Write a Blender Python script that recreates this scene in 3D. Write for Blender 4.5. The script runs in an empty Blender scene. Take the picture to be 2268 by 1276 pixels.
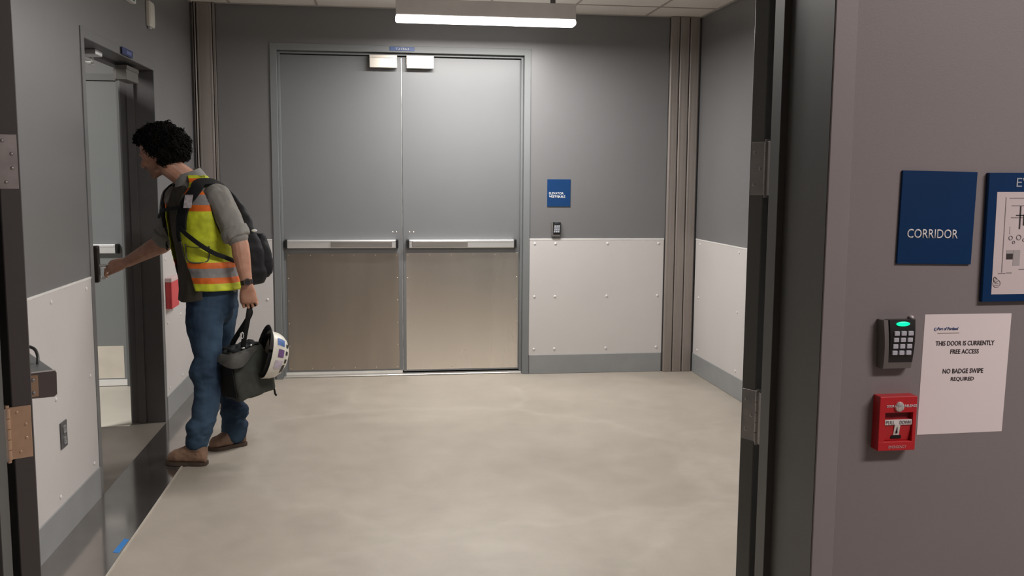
import bpy, bmesh, math, random
from mathutils import Vector, Matrix, noise
random.seed(7)
V = Vector
PI = math.pi
scene = bpy.context.scene
COL = scene.collection

# ------------------------------------------------------------------ camera numbers (frame 2268 x 1276)
YAW, PIT, ROL, CAMH, FPX = .1382, -.1152, .0066, 1.5287, 2098.9
D, XL, XR, ZC = 7.2467, -1.3421, 2.4704, 2.7727          # back wall, left wall, right wall, ceiling
_cy, _sy, _cp, _sp = math.cos(YAW), math.sin(YAW), math.cos(PIT), math.sin(PIT)
CFW = V((_sy*_cp, _cy*_cp, _sp)); _rt = V((_cy, -_sy, 0)); _up = _rt.cross(CFW)
CR = _rt*math.cos(ROL) + _up*math.sin(ROL); CU = -_rt*math.sin(ROL) + _up*math.cos(ROL)

def at(px, py, Y):
    """the world point at depth Y that was measured at this pixel of the photograph"""
    d = CFW + CR*((px-1134)/FPX) + CU*((638-py)/FPX)
    t = Y/d.y
    return V((d.x*t, Y, CAMH + d.z*t))

# ------------------------------------------------------------------ materials
MATS = {}
def nt(name):
    m = bpy.data.materials.new(name); m.use_nodes = True
    n = m.node_tree.nodes; l = m.node_tree.links
    return m, n, l, n['Principled BSDF']

def mat(name, col, rough=.5, metal=0., var=.06, scale=8., bump=0., bscale=200., spec=.5, emit=None, estr=0., rvar=0., stretch=None, coat=0.):
    if name in MATS: return MATS[name]
    m, n, l, b = nt(name)
    tc = n.new('ShaderNodeTexCoord'); src = tc.outputs['Object']
    if stretch:
        mp = n.new('ShaderNodeMapping'); mp.inputs['Scale'].default_value = stretch
        l.new(src, mp.inputs['Vector']); src = mp.outputs['Vector']
    nz = n.new('ShaderNodeTexNoise'); nz.inputs['Scale'].default_value = scale; nz.inputs['Detail'].default_value = 6
    l.new(src, nz.inputs['Vector'])
    rp = n.new('ShaderNodeValToRGB')
    rp.color_ramp.elements[0].position = .3; rp.color_ramp.elements[1].position = .7
    rp.color_ramp.elements[0].color = (*[c*(1-var) for c in col], 1)
    rp.color_ramp.elements[1].color = (*[min(1, c*(1+var)) for c in col], 1)
    l.new(nz.outputs['Fac'], rp.inputs['Fac']); l.new(rp.outputs['Color'], b.inputs['Base Color'])
    b.inputs['Roughness'].default_value = rough; b.inputs['Metallic'].default_value = metal
    b.inputs['Specular IOR Level'].default_value = spec
    if coat: b.inputs['Coat Weight'].default_value = coat
    if rvar:
        mr = n.new('ShaderNodeMapRange'); mr.inputs['To Min'].default_value = rough-rvar; mr.inputs['To Max'].default_value = rough+rvar
        l.new(nz.outputs['Fac'], mr.inputs['Value']); l.new(mr.outputs['Result'], b.inputs['Roughness'])
    if bump:
        n2 = n.new('ShaderNodeTexNoise'); n2.inputs['Scale'].default_value = bscale; n2.inputs['Detail'].default_value = 3
        l.new(src, n2.inputs['Vector'])
        bp = n.new('ShaderNodeBump'); bp.inputs['Strength'].default_value = bump; bp.inputs['Distance'].default_value = .002
        l.new(n2.outputs['Fac'], bp.inputs['Height']); l.new(bp.outputs['Normal'], b.inputs['Normal'])
    if emit:
        b.inputs['Emission Color'].default_value = (*emit, 1); b.inputs['Emission Strength'].default_value = estr
    MATS[name] = m
    return m

def concrete():
    m, n, l, b = nt('sealed_concrete')
    tc = n.new('ShaderNodeTexCoord')
    def noise_(scale, detail=8, dist=0., rough=.55):
        t = n.new('ShaderNodeTexNoise'); t.inputs['Scale'].default_value = scale; t.inputs['Detail'].default_value = detail
        t.inputs['Distortion'].default_value = dist; t.inputs['Roughness'].default_value = rough
        l.new(tc.outputs['Object'], t.inputs['Vector']); return t
    a = noise_(.9, 6, .6); c = noise_(5., 10, .3, .65); d = noise_(60., 4)
    r1 = n.new('ShaderNodeValToRGB'); e = r1.color_ramp.elements
    e[0].position = .32; e[0].color = (.372, .330, .280, 1); e[1].position = .68; e[1].color = (.450, .403, .346, 1)
    l.new(a.outputs['Fac'], r1.inputs['Fac'])
    r2 = n.new('ShaderNodeValToRGB'); e = r2.color_ramp.elements
    e[0].position = .34; e[0].color = (.86, .855, .85, 1); e[1].position = .64; e[1].color = (1, 1, 1, 1)
    l.new(c.outputs['Fac'], r2.inputs['Fac'])
    mx = n.new('ShaderNodeMix'); mx.data_type = 'RGBA'; mx.blend_type = 'MULTIPLY'; mx.inputs[0].default_value = .75
    l.new(r1.outputs['Color'], mx.inputs[6]); l.new(r2.outputs['Color'], mx.inputs[7])
    # faint pale scuff lines
    wv = n.new('ShaderNodeTexVoronoi'); wv.feature = 'DISTANCE_TO_EDGE'; wv.inputs['Scale'].default_value = .55
    wd = n.new('ShaderNodeVectorMath'); wd.operation = 'ADD'
    nm = noise_(2.2, 4); sc = n.new('ShaderNodeVectorMath'); sc.operation = 'SCALE'; sc.inputs['Scale'].default_value = .5
    l.new(nm.outputs['Color'], sc.inputs[0]); l.new(tc.outputs['Object'], wd.inputs[0]); l.new(sc.outputs['Vector'], wd.inputs[1])
    l.new(wd.outputs['Vector'], wv.inputs['Vector'])
    r3 = n.new('ShaderNodeValToRGB'); e = r3.color_ramp.elements
    e[0].position = 0; e[0].color = (.5, .5, .5, 1); e[1].position = .035; e[1].color = (0, 0, 0, 1)
    l.new(wv.outputs['Distance'], r3.inputs['Fac'])
    mk = n.new('ShaderNodeMath'); mk.operation = 'MULTIPLY'
    l.new(r3.outputs['Color'], mk.inputs[0]); l.new(c.outputs['Fac'], mk.inputs[1])
    m3 = n.new('ShaderNodeMix'); m3.data_type = 'RGBA'; m3.inputs[7].default_value = (.50, .46, .40, 1)
    l.new(mk.outputs['Value'], m3.inputs[0]); l.new(mx.outputs[2], m3.inputs[6])
    l.new(m3.outputs[2], b.inputs['Base Color'])
    mr = n.new('ShaderNodeMapRange'); mr.inputs['To Min'].default_value = .34; mr.inputs['To Max'].default_value = .56
    l.new(c.outputs['Fac'], mr.inputs['Value']); l.new(mr.outputs['Result'], b.inputs['Roughness'])
    b.inputs['Specular IOR Level'].default_value = .4
    bp = n.new('ShaderNodeBump'); bp.inputs['Strength'].default_value = .05; bp.inputs['Distance'].default_value = .002
    l.new(d.outputs['Fac'], bp.inputs['Height']); l.new(bp.outputs['Normal'], b.inputs['Normal'])
    return m

def tile_ceiling():
    m, n, l, b = nt('acoustic_tile')
    tc = n.new('ShaderNodeTexCoord')
    nz = n.new('ShaderNodeTexNoise'); nz.inputs['Scale'].default_value = 180; l.new(tc.outputs['Object'], nz.inputs['Vector'])
    r = n.new('ShaderNodeValToRGB'); e = r.color_ramp.elements
    e[0].position = .35; e[0].color = (.68, .65, .60, 1); e[1].position = .6; e[1].color = (.84, .80, .75, 1)
    l.new(nz.outputs['Fac'], r.inputs['Fac']); l.new(r.outputs['Color'], b.inputs['Base Color'])
    b.inputs['Roughness'].default_value = .9
    bp = n.new('ShaderNodeBump'); bp.inputs['Strength'].default_value = .3; bp.inputs['Distance'].default_value = .003
    l.new(nz.outputs['Fac'], bp.inputs['Height']); l.new(bp.outputs['Normal'], b.inputs['Normal'])
    return m

PAINT = mat('grey_wall_paint', (.170, .169, .174), .38, spec=.75, var=.025, scale=2.5, bump=.10, bscale=260)
DOORP = mat('grey_door_paint', (.172, .177, .184), .36, spec=.75, var=.02, scale=3, bump=.06, bscale=300)
FRAMEP = mat('grey_frame_paint', (.19, .20, .205), .38, var=.03, scale=4, bump=.05, bscale=200)
CORRP = mat('corridor_wall_paint', (.236, .219, .221), .5, var=.025, scale=2.5, bump=.12, bscale=260)
CFRAME = mat('corridor_frame_paint', (.27, .25, .253), .42, var=.03, scale=4, bump=.06, bscale=220)
DARKP = mat('shaded_jamb_paint', (.085, .087, .084), .42, var=.05, scale=5, bump=.05, bscale=200)
WHITEP = mat('white_wall_panel', (.585, .560, .551), .42, var=.02, scale=3, bump=.10, bscale=120)
BASEB = mat('grey_rubber_base', (.265, .275, .280), .45, var=.05, scale=6)
STEEL = mat('brushed_stainless', (.86, .81, .75), .27, 1., var=.06, scale=3, bump=.02, bscale=90, rvar=.06, stretch=(1, 1, .12))
STEELD = mat('dim_reflection_stainless', (.47, .42, .37), .34, 1., var=.12, scale=2.2, bump=.02, bscale=90, rvar=.06, stretch=(1.6, 1, .3))  # left plate's dimmer reflection put into a darker base colour
ALU = mat('satin_aluminium', (.92, .92, .92), .42, 1., var=.03, scale=20, stretch=(.1, 1, 1))
ALUD = mat('worn_push_pad', (.42, .40, .38), .38, .9, var=.08, scale=20, stretch=(.2, 1, 1))
NICKEL = mat('nickel_plate', (.74, .69, .61), .33, .85, var=.05, scale=15)
BRONZE = mat('bronze_hinge_steel', (.74, .52, .36), .40, .45, var=.10, scale=25)
HINGEG = mat('grey_hinge_steel', (.42, .40, .39), .38, .8, var=.12, scale=25)
JOINTC = mat('anodised_joint_cover', (.30, .265, .245), .45, .25, var=.06, scale=6, stretch=(6, 6, .4))
PLATE = mat('polished_floor_plate', (.50, .465, .44), .11, .92, var=.08, scale=5, rvar=.03)
BLACKP = mat('black_plastic', (.012, .012, .013), .35, var=.1)
BLACKG = mat('dark_gap', (.006, .006, .006), .9, var=.1)
GREYPL = mat('grey_plastic', (.14, .132, .126), .45, var=.06)
KEYM = mat('keypad_key', (.50, .52, .58), .45, var=.04)
NAVY = mat('navy_sign_acrylic', (.006, .030, .105), .32, var=.05)
NAVY2 = mat('bright_blue_sign_acrylic', (.010, .060, .24), .35, var=.05)
NAVY3 = mat('deep_navy_sign_acrylic', (.002, .032, .112), .40, spec=.25, var=.05)
WHITEINK = mat('white_lettering', (.80, .80, .80), .5, var=.02)
GREYINK = mat('dim_lettering', (.36, .42, .50), .5, var=.02)
PAPER = mat('white_paper', (.82, .765, .77), .8, var=.012, scale=5)
MAPPAPER = mat('map_paper', (.66, .60, .60), .35, var=.02, scale=5)
INK = mat('black_ink', (.035, .03, .03), .7, var=.05)
INKG = mat('grey_ink', (.24, .22, .22), .7, var=.05)
INKG2 = mat('light_grey_ink', (.40, .38, .38), .7, var=.05)
INKB = mat('blue_ink', (.06, .10, .25), .7, var=.05)
INKT = mat('brown_ink', (.30, .24, .20), .7, var=.05)
RED = mat('red_plastic', (.52, .018, .025), .38, var=.05)
REDD = mat('dark_red_plastic', (.18, .008, .012), .5, var=.05)
REDL = mat('red_box_paint', (.62, .07, .08), .45, var=.05)
GREENLED = mat('green_status_light', (.0, .5, .25), .3, var=.01, emit=(.0, .80, .36), estr=1.3)
GREENS = mat('green_sign_face', (.01, .16, .08), .5, var=.03)
CREAM = mat('cream_plastic', (.62, .60, .55), .45, var=.03)
WHITEPL = mat('white_plastic', (.74, .73, .72), .4, var=.02)
TAPE = mat('blue_painters_tape', (.04, .22, .58), .6, var=.06)
LENS = mat('glowing_lens', (1, 1, 1), .4, var=.01, emit=(1., .965, .92), estr=5.)
GLASSJ = mat('faceted_clear_button', (.75, .75, .75), .08, .6, var=.3, scale=60)
FLOORM = concrete()
CEILM = tile_ceiling()
GRIDM = mat('ceiling_grid_paint', (.42, .39, .36), .5, var=.03)
# person
HAIRM = mat('black_hair', (.006, .005, .0045), .75, var=.3, scale=60, spec=.12)
SHIRTM = mat('grey_olive_shirt_cloth', (.235, .225, .208), .85, var=.08, scale=30, bump=.25, bscale=320, spec=.2)
JEANM = None
BOOTM = mat('brown_boot_leather', (.25, .150, .100), .6, var=.25, scale=14, bump=.3, bscale=80)
SOLEM = mat('dark_boot_sole', (.07, .045, .032), .7, var=.1)
STRAPM = mat('black_webbing', (.010, .010, .011), .75, var=.1, bump=.3, bscale=400, spec=.25)
PACKM = mat('black_pack_cloth', (.011, .011, .013), .7, var=.2, scale=12, bump=.35, bscale=160, spec=.3)
BAGM = mat('charcoal_bag_cloth', (.046, .049, .043), .7, var=.16, scale=20, bump=.4, bscale=260, spec=.3)
BAGS = mat('black_bag_cloth', (.016, .016, .017), .75, var=.15, scale=20, bump=.3, bscale=260, spec=.3)
GREYBAND = mat('grey_piping', (.10, .10, .07), .7, var=.1)
HATM = mat('white_hat_shell', (.72, .69, .62), .35, var=.03)
STBLUE = mat('blue_sticker', (.07, .14, .36), .5, var=.25, scale=40)
STPURP = mat('purple_sticker', (.16, .08, .22), .5, var=.25, scale=40)
STLIL = mat('lilac_sticker', (.56, .49, .58), .5, var=.15, scale=40)

def denim():
    m, n, l, b = nt('blue_denim')
    tc = n.new('ShaderNodeTexCoord')
    a = n.new('ShaderNodeTexNoise'); a.inputs['Scale'].default_value = 6; a.inputs['Detail'].default_value = 8
    mp = n.new('ShaderNodeMapping'); mp.inputs['Scale'].default_value = (1, 1, .55)
    l.new(tc.outputs['Object'], mp.inputs['Vector']); l.new(mp.outputs['Vector'], a.inputs['Vector'])
    r = n.new('ShaderNodeValToRGB'); e = r.color_ramp.elements
    e[0].position = .36; e[0].color = (.014, .026, .052, 1); e[1].position = .72; e[1].color = (.062, .112, .178, 1)
    l.new(a.outputs['Fac'], r.inputs['Fac']); l.new(r.outputs['Color'], b.inputs['Base Color'])
    b.inputs['Roughness'].default_value = .85; b.inputs['Specular IOR Level'].default_value = .2
    w = n.new('ShaderNodeTexNoise'); w.inputs['Scale'].default_value = 420
    l.new(tc.outputs['Object'], w.inputs['Vector'])
    bp = n.new('ShaderNodeBump'); bp.inputs['Strength'].default_value = .3; bp.inputs['Distance'].default_value = .002
    l.new(w.outputs['Fac'], bp.inputs['Height']); l.new(bp.outputs['Normal'], b.inputs['Normal'])
    return m
JEANM = denim()

def skin():
    m, n, l, b = nt('skin')
    tc = n.new('ShaderNodeTexCoord')
    a = n.new('ShaderNodeTexNoise'); a.inputs['Scale'].default_value = 25; a.inputs['Detail'].default_value = 5
    l.new(tc.outputs['Object'], a.inputs['Vector'])
    r = n.new('ShaderNodeValToRGB'); e = r.color_ramp.elements
    e[0].position = .3; e[0].color = (.42, .205, .135, 1); e[1].position = .7; e[1].color = (.53, .285, .20, 1)
    l.new(a.outputs['Fac'], r.inputs['Fac'])
    at_ = n.new('ShaderNodeAttribute'); at_.attribute_name = 'stubble'
    mx = n.new('ShaderNodeMix'); mx.data_type = 'RGBA'; mx.inputs[7].default_value = (.045, .028, .022, 1)
    l.new(at_.outputs['Fac'], mx.inputs[0]); l.new(r.outputs['Color'], mx.inputs[6]); l.new(mx.outputs[2], b.inputs['Base Color'])
    b.inputs['Roughness'].default_value = .5
    b.inputs['Subsurface Weight'].default_value = .12; b.inputs['Subsurface Radius'].default_value = (.02, .008, .004)
    b.inputs['Subsurface Scale'].default_value = .3
    return m
SKINM = skin()

def vest_mat():
    m, n, l, b = nt('hi_vis_mesh_cloth')
    at_ = n.new('ShaderNodeAttribute'); at_.attribute_name = 'band'
    r = n.new('ShaderNodeValToRGB'); cr = r.color_ramp; cr.interpolation = 'CONSTANT'
    H0, H1 = 636., 388.
    LIME = (.62, .68, .025, 1); ORA = (.80, .155, .012, 1); SIL = (.26, .245, .245, 1)
    seq = [(636, LIME), (621, ORA), (608, SIL), (589, ORA), (576, LIME), (466, ORA), (452, SIL), (430, ORA), (416, LIME), (404, ORA), (395, LIME)]
    cr.elements[0].position = 0; cr.elements[0].color = LIME
    cr.elements[1].position = 1; cr.elements[1].color = LIME
    for y, c in seq[1:]:
        e = cr.elements.new((H0-y)/(H0-H1)); e.color = c
    l.new(at_.outputs['Fac'], r.inputs['Fac'])
    tc = n.new('ShaderNodeTexCoord'); nz = n.new('ShaderNodeTexNoise'); nz.inputs['Scale'].default_value = 22; nz.inputs['Detail'].default_value = 5
    l.new(tc.outputs['Object'], nz.inputs['Vector'])
    r2 = n.new('ShaderNodeValToRGB'); e = r2.color_ramp.elements
    e[0].position = .35; e[0].color = (.72, .72, .72, 1); e[1].position = .65; e[1].color = (1, 1, 1, 1)
    l.new(nz.outputs['Fac'], r2.inputs['Fac'])
    mx = n.new('ShaderNodeMix'); mx.data_type = 'RGBA'; mx.blend_type = 'MULTIPLY'; mx.inputs[0].default_value = 1
    l.new(r.outputs['Color'], mx.inputs[6]); l.new(r2.outputs['Color'], mx.inputs[7]); l.new(mx.outputs[2], b.inputs['Base Color'])
    b.inputs['Roughness'].default_value = .6
    w = n.new('ShaderNodeTexNoise'); w.inputs['Scale'].default_value = 300; l.new(tc.outputs['Object'], w.inputs['Vector'])
    bp = n.new('ShaderNodeBump'); bp.inputs['Strength'].default_value = .2; bp.inputs['Distance'].default_value = .002
    l.new(w.outputs['Fac'], bp.inputs['Height']); l.new(bp.outputs['Normal'], b.inputs['Normal'])
    return m
VESTM = vest_mat()

# ------------------------------------------------------------------ object helpers
def tag(o, label=None, cat=None, group=None, kind=None):
    if label: o['label'] = label
    if cat: o['category'] = cat
    if group: o['group'] = group
    if kind: o['kind'] = kind
    return o

def wloc(o):
    p = V((0, 0, 0))
    while o: p += o.location; o = o.parent
    return p

def obj(name, bm, m, parent=None, M=None, smooth=False, origin=None):
    if M is not None: bm.transform(M)
    bmesh.ops.recalc_face_normals(bm, faces=bm.faces)
    if parent is not None: off = wloc(parent)
    elif origin is not None: off = V(origin)
    else:
        xs = [v.co for v in bm.verts]
        off = V(((min(c.x for c in xs)+max(c.x for c in xs))/2, (min(c.y for c in xs)+max(c.y for c in xs))/2, min(c.z for c in xs)))
    bmesh.ops.translate(bm, verts=bm.verts, vec=-off)
    me = bpy.data.meshes.new(name); bm.to_mesh(me); bm.free()
    if smooth:
        for p in me.polygons: p.use_smooth = True
        if smooth != True: me.set_sharp_from_angle(angle=math.radians(smooth))
    me.materials.append(m)
    o = bpy.data.objects.new(name, me); COL.objects.link(o)
    if parent is not None: o.parent = parent
    else: o.location = off
    return o

def thing(name, loc, label, cat, group=None):
    o = bpy.data.objects.new(name, None); COL.objects.link(o); o.location = loc
    o.empty_display_size = .05
    return tag(o, label, cat, group)

def struct(name, bm, m, **k):
    return tag(obj(name, bm, m, **k), kind='structure')

def B(): return bmesh.new()

def box(bm, x0, x1, y0, y1, z0, z1, bev=0., seg=2, M=None):
    r = bmesh.ops.create_cube(bm, size=1)
    vs = r['verts']
    bmesh.ops.scale(bm, vec=(abs(x1-x0), abs(y1-y0), abs(z1-z0)), verts=vs)
    bmesh.ops.translate(bm, vec=((x0+x1)/2, (y0+y1)/2, (z0+z1)/2), verts=vs)
    if bev:
        es = list({e for v in vs for e in v.link_edges})
        rr = bmesh.ops.bevel(bm, geom=es, offset=bev, segments=seg, affect='EDGES', profile=.5)
        vs = list({v for f in rr['faces'] for v in f.verts} | {v for v in vs if v.is_valid})
    if M is not None: bmesh.ops.transform(bm, matrix=M, verts=vs)
    return bm

def prism(bm, pts, d):
    """polygon of 3-D points extruded by vector d"""
    a = [bm.verts.new(p) for p in pts]; b = [bm.verts.new(V(p)+V(d)) for p in pts]
    n = len(pts)
    bm.faces.new(a); bm.faces.new(list(reversed(b)))
    for i in range(n): bm.faces.new((a[i], a[(i+1) % n], b[(i+1) % n], b[i]))
    return bm

def frame_of(t, ref=None):
    t = t.normalized()
    ref = ref or V((0, 0, 1))
    if abs(t.dot(ref)) > .95: ref = V((1, 0, 0)) if abs(t.x) < .9 else V((0, 1, 0))
    u = (ref - t*ref.dot(t)).normalized()
    return u, t.cross(u)

def loft(bm, rings, cap=True, closed=True):
    vr = [[bm.verts.new(p) for p in r] for r in rings]
    n = len(rings[0])
    for a, b in zip(vr[:-1], vr[1:]):
        for i in range(n if closed else n-1):
            bm.faces.new((a[i], a[(i+1) % n], b[(i+1) % n], b[i]))
    if cap and closed:
        bm.faces.new(list(reversed(vr[0]))); bm.faces.new(vr[-1])
    return vr

def ring(c, u, v, ru, rv, n=24, pw=2.):
    out = []
    for i in range(n):
        a = 2*PI*i/n; ca, sa = math.cos(a), math.sin(a)
        e = 2./pw
        out.append(c + u*(ru*math.copysign(abs(ca)**e, ca)) + v*(rv*math.copysign(abs(sa)**e, sa)))
    return out

def tube(bm, pts, rads, n=12, ref=None, flat=1., round_ends=False, pw=2.):
    pts = [V(p) for p in pts]
    if not hasattr(rads, '__len__'): rads = [rads]*len(pts)
    rs = []; u = None
    P = list(pts); Rr = list(rads)
    for i, p in enumerate(P):
        t = (P[min(i+1, len(P)-1)] - P[max(i-1, 0)]).normalized()
        if u is None: u, v = frame_of(t, ref)
        else:
            u = (u - t*u.dot(t)).normalized(); v = t.cross(u)
        if round_ends and i == 0:
            for k in (.25, .6, .85):
                rs.append(ring(p - t*Rr[0]*math.sqrt(1-k*k), u, v, Rr[0]*k, Rr[0]*k*flat, n, pw))
        rs.append(ring(p, u, v, Rr[i], Rr[i]*flat, n, pw))
        if round_ends and i == len(P)-1:
            for k in (.85, .6, .25):
                rs.append(ring(p + t*Rr[i]*math.sqrt(1-k*k), u, v, Rr[i]*k, Rr[i]*k*flat, n, pw))
    loft(bm, rs)
    return bm

def cyl(bm, p0, p1, r, n=20, r2=None):
    return tube(bm, [p0, p1], [r, r if r2 is None else r2], n)

def ell(bm, c, r, M=None, n=20, m=14):
    """ellipsoid, radii r, optional 3x3/4x4 orientation"""
    res = bmesh.ops.create_uvsphere(bm, u_segments=n, v_segments=m, radius=1)
    vs = res['verts']
    bmesh.ops.scale(bm, vec=r, verts=vs)
    if M is not None: bmesh.ops.transform(bm, matrix=M.to_4x4(), verts=vs)
    bmesh.ops.translate(bm, vec=c, verts=vs)
    return bm

def dome(bm, c, nrm, r, h=.5):
    u, v = frame_of(V(nrm))
    nrm = V(nrm).normalized()
    rs = [ring(V(c) + nrm*(h*r*math.sin(a)), u, v, r*math.cos(a), r*math.cos(a), 10) for a in (0, .5, .95, 1.35)]
    loft(bm, rs)
    return bm

def spline(pts, k=6):
    pts = [V(p) for p in pts]
    out = []
    for i in range(len(pts)-1):
        p0 = pts[max(i-1, 0)]; p1 = pts[i]; p2 = pts[i+1]; p3 = pts[min(i+2, len(pts)-1)]
        for j in range(k):
            t = j/k
            out.append(.5*((2*p1) + (p2-p0)*t + (2*p0-5*p1+4*p2-p3)*t*t + (-p0+3*p1-3*p2+p3)*t**3))
    out.append(pts[-1])
    return out

def evalmesh(o):
    dg = bpy.context.evaluated_depsgraph_get()
    return bpy.data.meshes.new_from_object(o.evaluated_get(dg))

def text_bm(body, o, right, up, w=None, h=None, bold=0., shear=0., align='LEFT'):
    """lettering fitted to a width and/or cap height, its lower-left (or lower-centre) corner at o"""
    cu = bpy.data.curves.new('lettering', 'FONT'); cu.body = body; cu.size = 1; cu.offset = bold; cu.shear = shear
    cu.extrude = 0; cu.resolution_u = 3
    ob = bpy.data.objects.new('lettering', cu); COL.objects.link(ob)
    me = evalmesh(ob)
    bpy.data.objects.remove(ob); bpy.data.curves.remove(cu)
    bm = bmesh.new(); bm.from_mesh(me); bpy.data.meshes.remove(me)
    xs = [v.co.x for v in bm.verts]; ys = [v.co.y for v in bm.verts]
    x0, x1, y0, y1 = min(xs), max(xs), min(ys), max(ys)
    sx = (w/(x1-x0)) if w else None; sy = (h/(y1-y0)) if h else None
    sx = sx or sy; sy = sy or sx
    right = V(right).normalized(); up = V(up).normalized(); o = V(o)
    nrm = right.cross(up)
    for v in bm.verts:
        a = (v.co.x-x0)*sx; b = (v.co.y-y0)*sy
        if align == 'CENTER': a -= (x1-x0)*sx/2
        v.co = o + right*a + up*b
    r = bmesh.ops.extrude_face_region(bm, geom=bm.faces[:])
    bmesh.ops.translate(bm, vec=nrm*.0006, verts=[g for g in r['geom'] if isinstance(g, bmesh.types.BMVert)])
    return bm

def T(x, y, z): return Matrix.Translation((x, y, z))
def RZ(a): return Matrix.Rotation(a, 4, 'Z')

# ================================================================== THE SETTING
YW0, YW1 = 1.992, 2.285        # corridor partition, corridor side and vestibule side
FX0, FX1 = -.877, .978         # clear opening in it
bm = B(); box(bm, -4.4, 4.2, -1.5, 7.75, -.12, 0); struct('floor', bm, FLOORM)
bm = B(); box(bm, -4.4, 4.2, -1.5, 7.75, ZC, ZC+.1); ceil = struct('ceiling', bm, CEILM)
# exposed grid of the tiled ceiling (2 ft by 4 ft), child of the ceiling
bm = B()
for x in [2.026 - .6175*k for k in range(0, 6)]:
    box(bm, x-.008, x+.008, 2.3, D, ZC-.004, ZC+.002)
for y in [6.852 - .61*k for k in range(8)]:
    box(bm, XL, XR, y-.008, y+.008, ZC-.0045, ZC+.002)
box(bm, XL, XR, D-.02, D, ZC-.006, ZC+.002); box(bm, XR-.02, XR, 2.3, D, ZC-.006, ZC+.002); box(bm, XL, XL+.02, 2.3, D, ZC-.006, ZC+.002)
obj('tile_grid', bm, GRIDM, ceil)

# back wall with the opening of the double doors
DX0, DX1, DZ = -.742, 1.092, 2.452            # clear frame opening
bm = B()
box(bm, -4.4, DX0-.03, D, D+.25, 0, ZC); box(bm, DX1+.03, 4.2, D, D+.25, 0, ZC); box(bm, DX0-.03, DX1+.03, D, D+.25, DZ+.03, ZC)
struct('wall_back', bm, PAINT)
# left wall with the opening of the single door
LY0, LY1, LZ, LXI = 4.668, 6.020, 2.157, -1.535
bm = B()
box(bm, LXI, XL, YW1-.02, LY0-.03, 0, ZC); box(bm, LXI, XL, LY1+.03, D, 0, ZC); box(bm, LXI, XL, LY0-.03, LY1+.03, LZ+.03, ZC)
struct('wall_left', bm, PAINT)
bm = B(); box(bm, XR, XR+.2, YW1-.02, D, 0, ZC); struct('wall_right', bm, PAINT)
bm = B()
box(bm, -4.4, FX0-.03, YW0, YW1, 0, ZC); box(bm, FX1+.03, 4.2, YW0, YW1, 0, ZC); box(bm, FX0-.03, FX1+.03, YW0, YW1, 2.48, ZC)
struct('wall_front', bm, CORRP)
# corridor behind the camera and the room behind the left door
bm = B(); box(bm, -4.4, 4.2, -1.5, -1.3, 0, ZC); struct('wall_corridor', bm, CORRP)
bm = B(); box(bm, -4.4, -4.2, -1.3, 7.25, 0, ZC); struct('wall_far_left', bm, CORRP)
bm = B(); box(bm, 4.0, 4.2, -1.3, YW0, 0, ZC); struct('wall_far_right', bm, CORRP)
# floor of the room behind the left door: lit and shaded parts put into colour
bm = B(); box(bm, -4.2, LXI-.003, 5.945, D-.001, 0, .004)
struct('floor_left', bm, mat('lit_floor_coat', (.70, .66, .58), .45, var=.04, scale=4))
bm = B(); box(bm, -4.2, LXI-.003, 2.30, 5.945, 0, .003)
box(bm, LXI-.003, XL+.008, LY0+.001, LY1-.001, 0, .003); struct('floor_left_dark', bm, mat('shaded_floor_coat', (.20, .178, .155), .45, var=.1, scale=4))

# expansion joint covers: floor plate, right corner, left corner
bm = B(); box(bm, XL+.010, -1.057, YW1+.02, D-.012, 0, .004); struct('trim_1', bm, PLATE)
bm = B(); box(bm, -1.057, -1.049, YW1+.02, D-.012, 0, .0055); struct('trim_2', bm, mat('pale_joint_edge', (.50, .46, .40), .5, var=.1))
def joint_profile(xs, y, dep):
    bm = B()
    for a, b in zip(xs[:-1], xs[1:]):
        box(bm, a+.003, b-.003, y-dep, y-.002, 0, ZC-.001, .006, 3)
        box(bm, a+.012, a+.018, y-dep-.0015, y-dep+.002, 0, ZC-.001); box(bm, b-.018, b-.012, y-dep-.0015, y-dep+.002, 0, ZC-.001)
    return bm
bm = B(); box(bm, 2.223, 2.457, D-.008, D, 0, ZC-.001); struct('trim_12', bm, BLACKG)
bm = B(); box(bm, -1.329, -1.166, D-.008, D, 0, ZC-.001); struct('trim_13', bm, BLACKG)
struct('trim_3', joint_profile([2.222, 2.297, 2.377, 2.458], D, .035), JOINTC, smooth=30)
struct('trim_4', joint_profile([-1.330, -1.300, -1.186, -1.165], D, .030), JOINTC, smooth=30)

# rubber bases
def base(name, x0, x1, y0, y1): 
    bm = B(); box(bm, x0, x1, y0, y1, 0, .152, .003, 1); struct(name, bm, BASEB)
base('baseboard_back', 1.146, 2.214, D-.010, D)
base('baseboard_back_left', -1.160, -.806, D-.010, D)
base('baseboard_left', XL, XL+.010, YW1+.03, 4.612)
base('baseboard_left_far', XL, XL+.010, 6.075, D-.04)
base('baseboard_right', XR-.010, XR, YW1+.03, D-.04)

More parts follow.
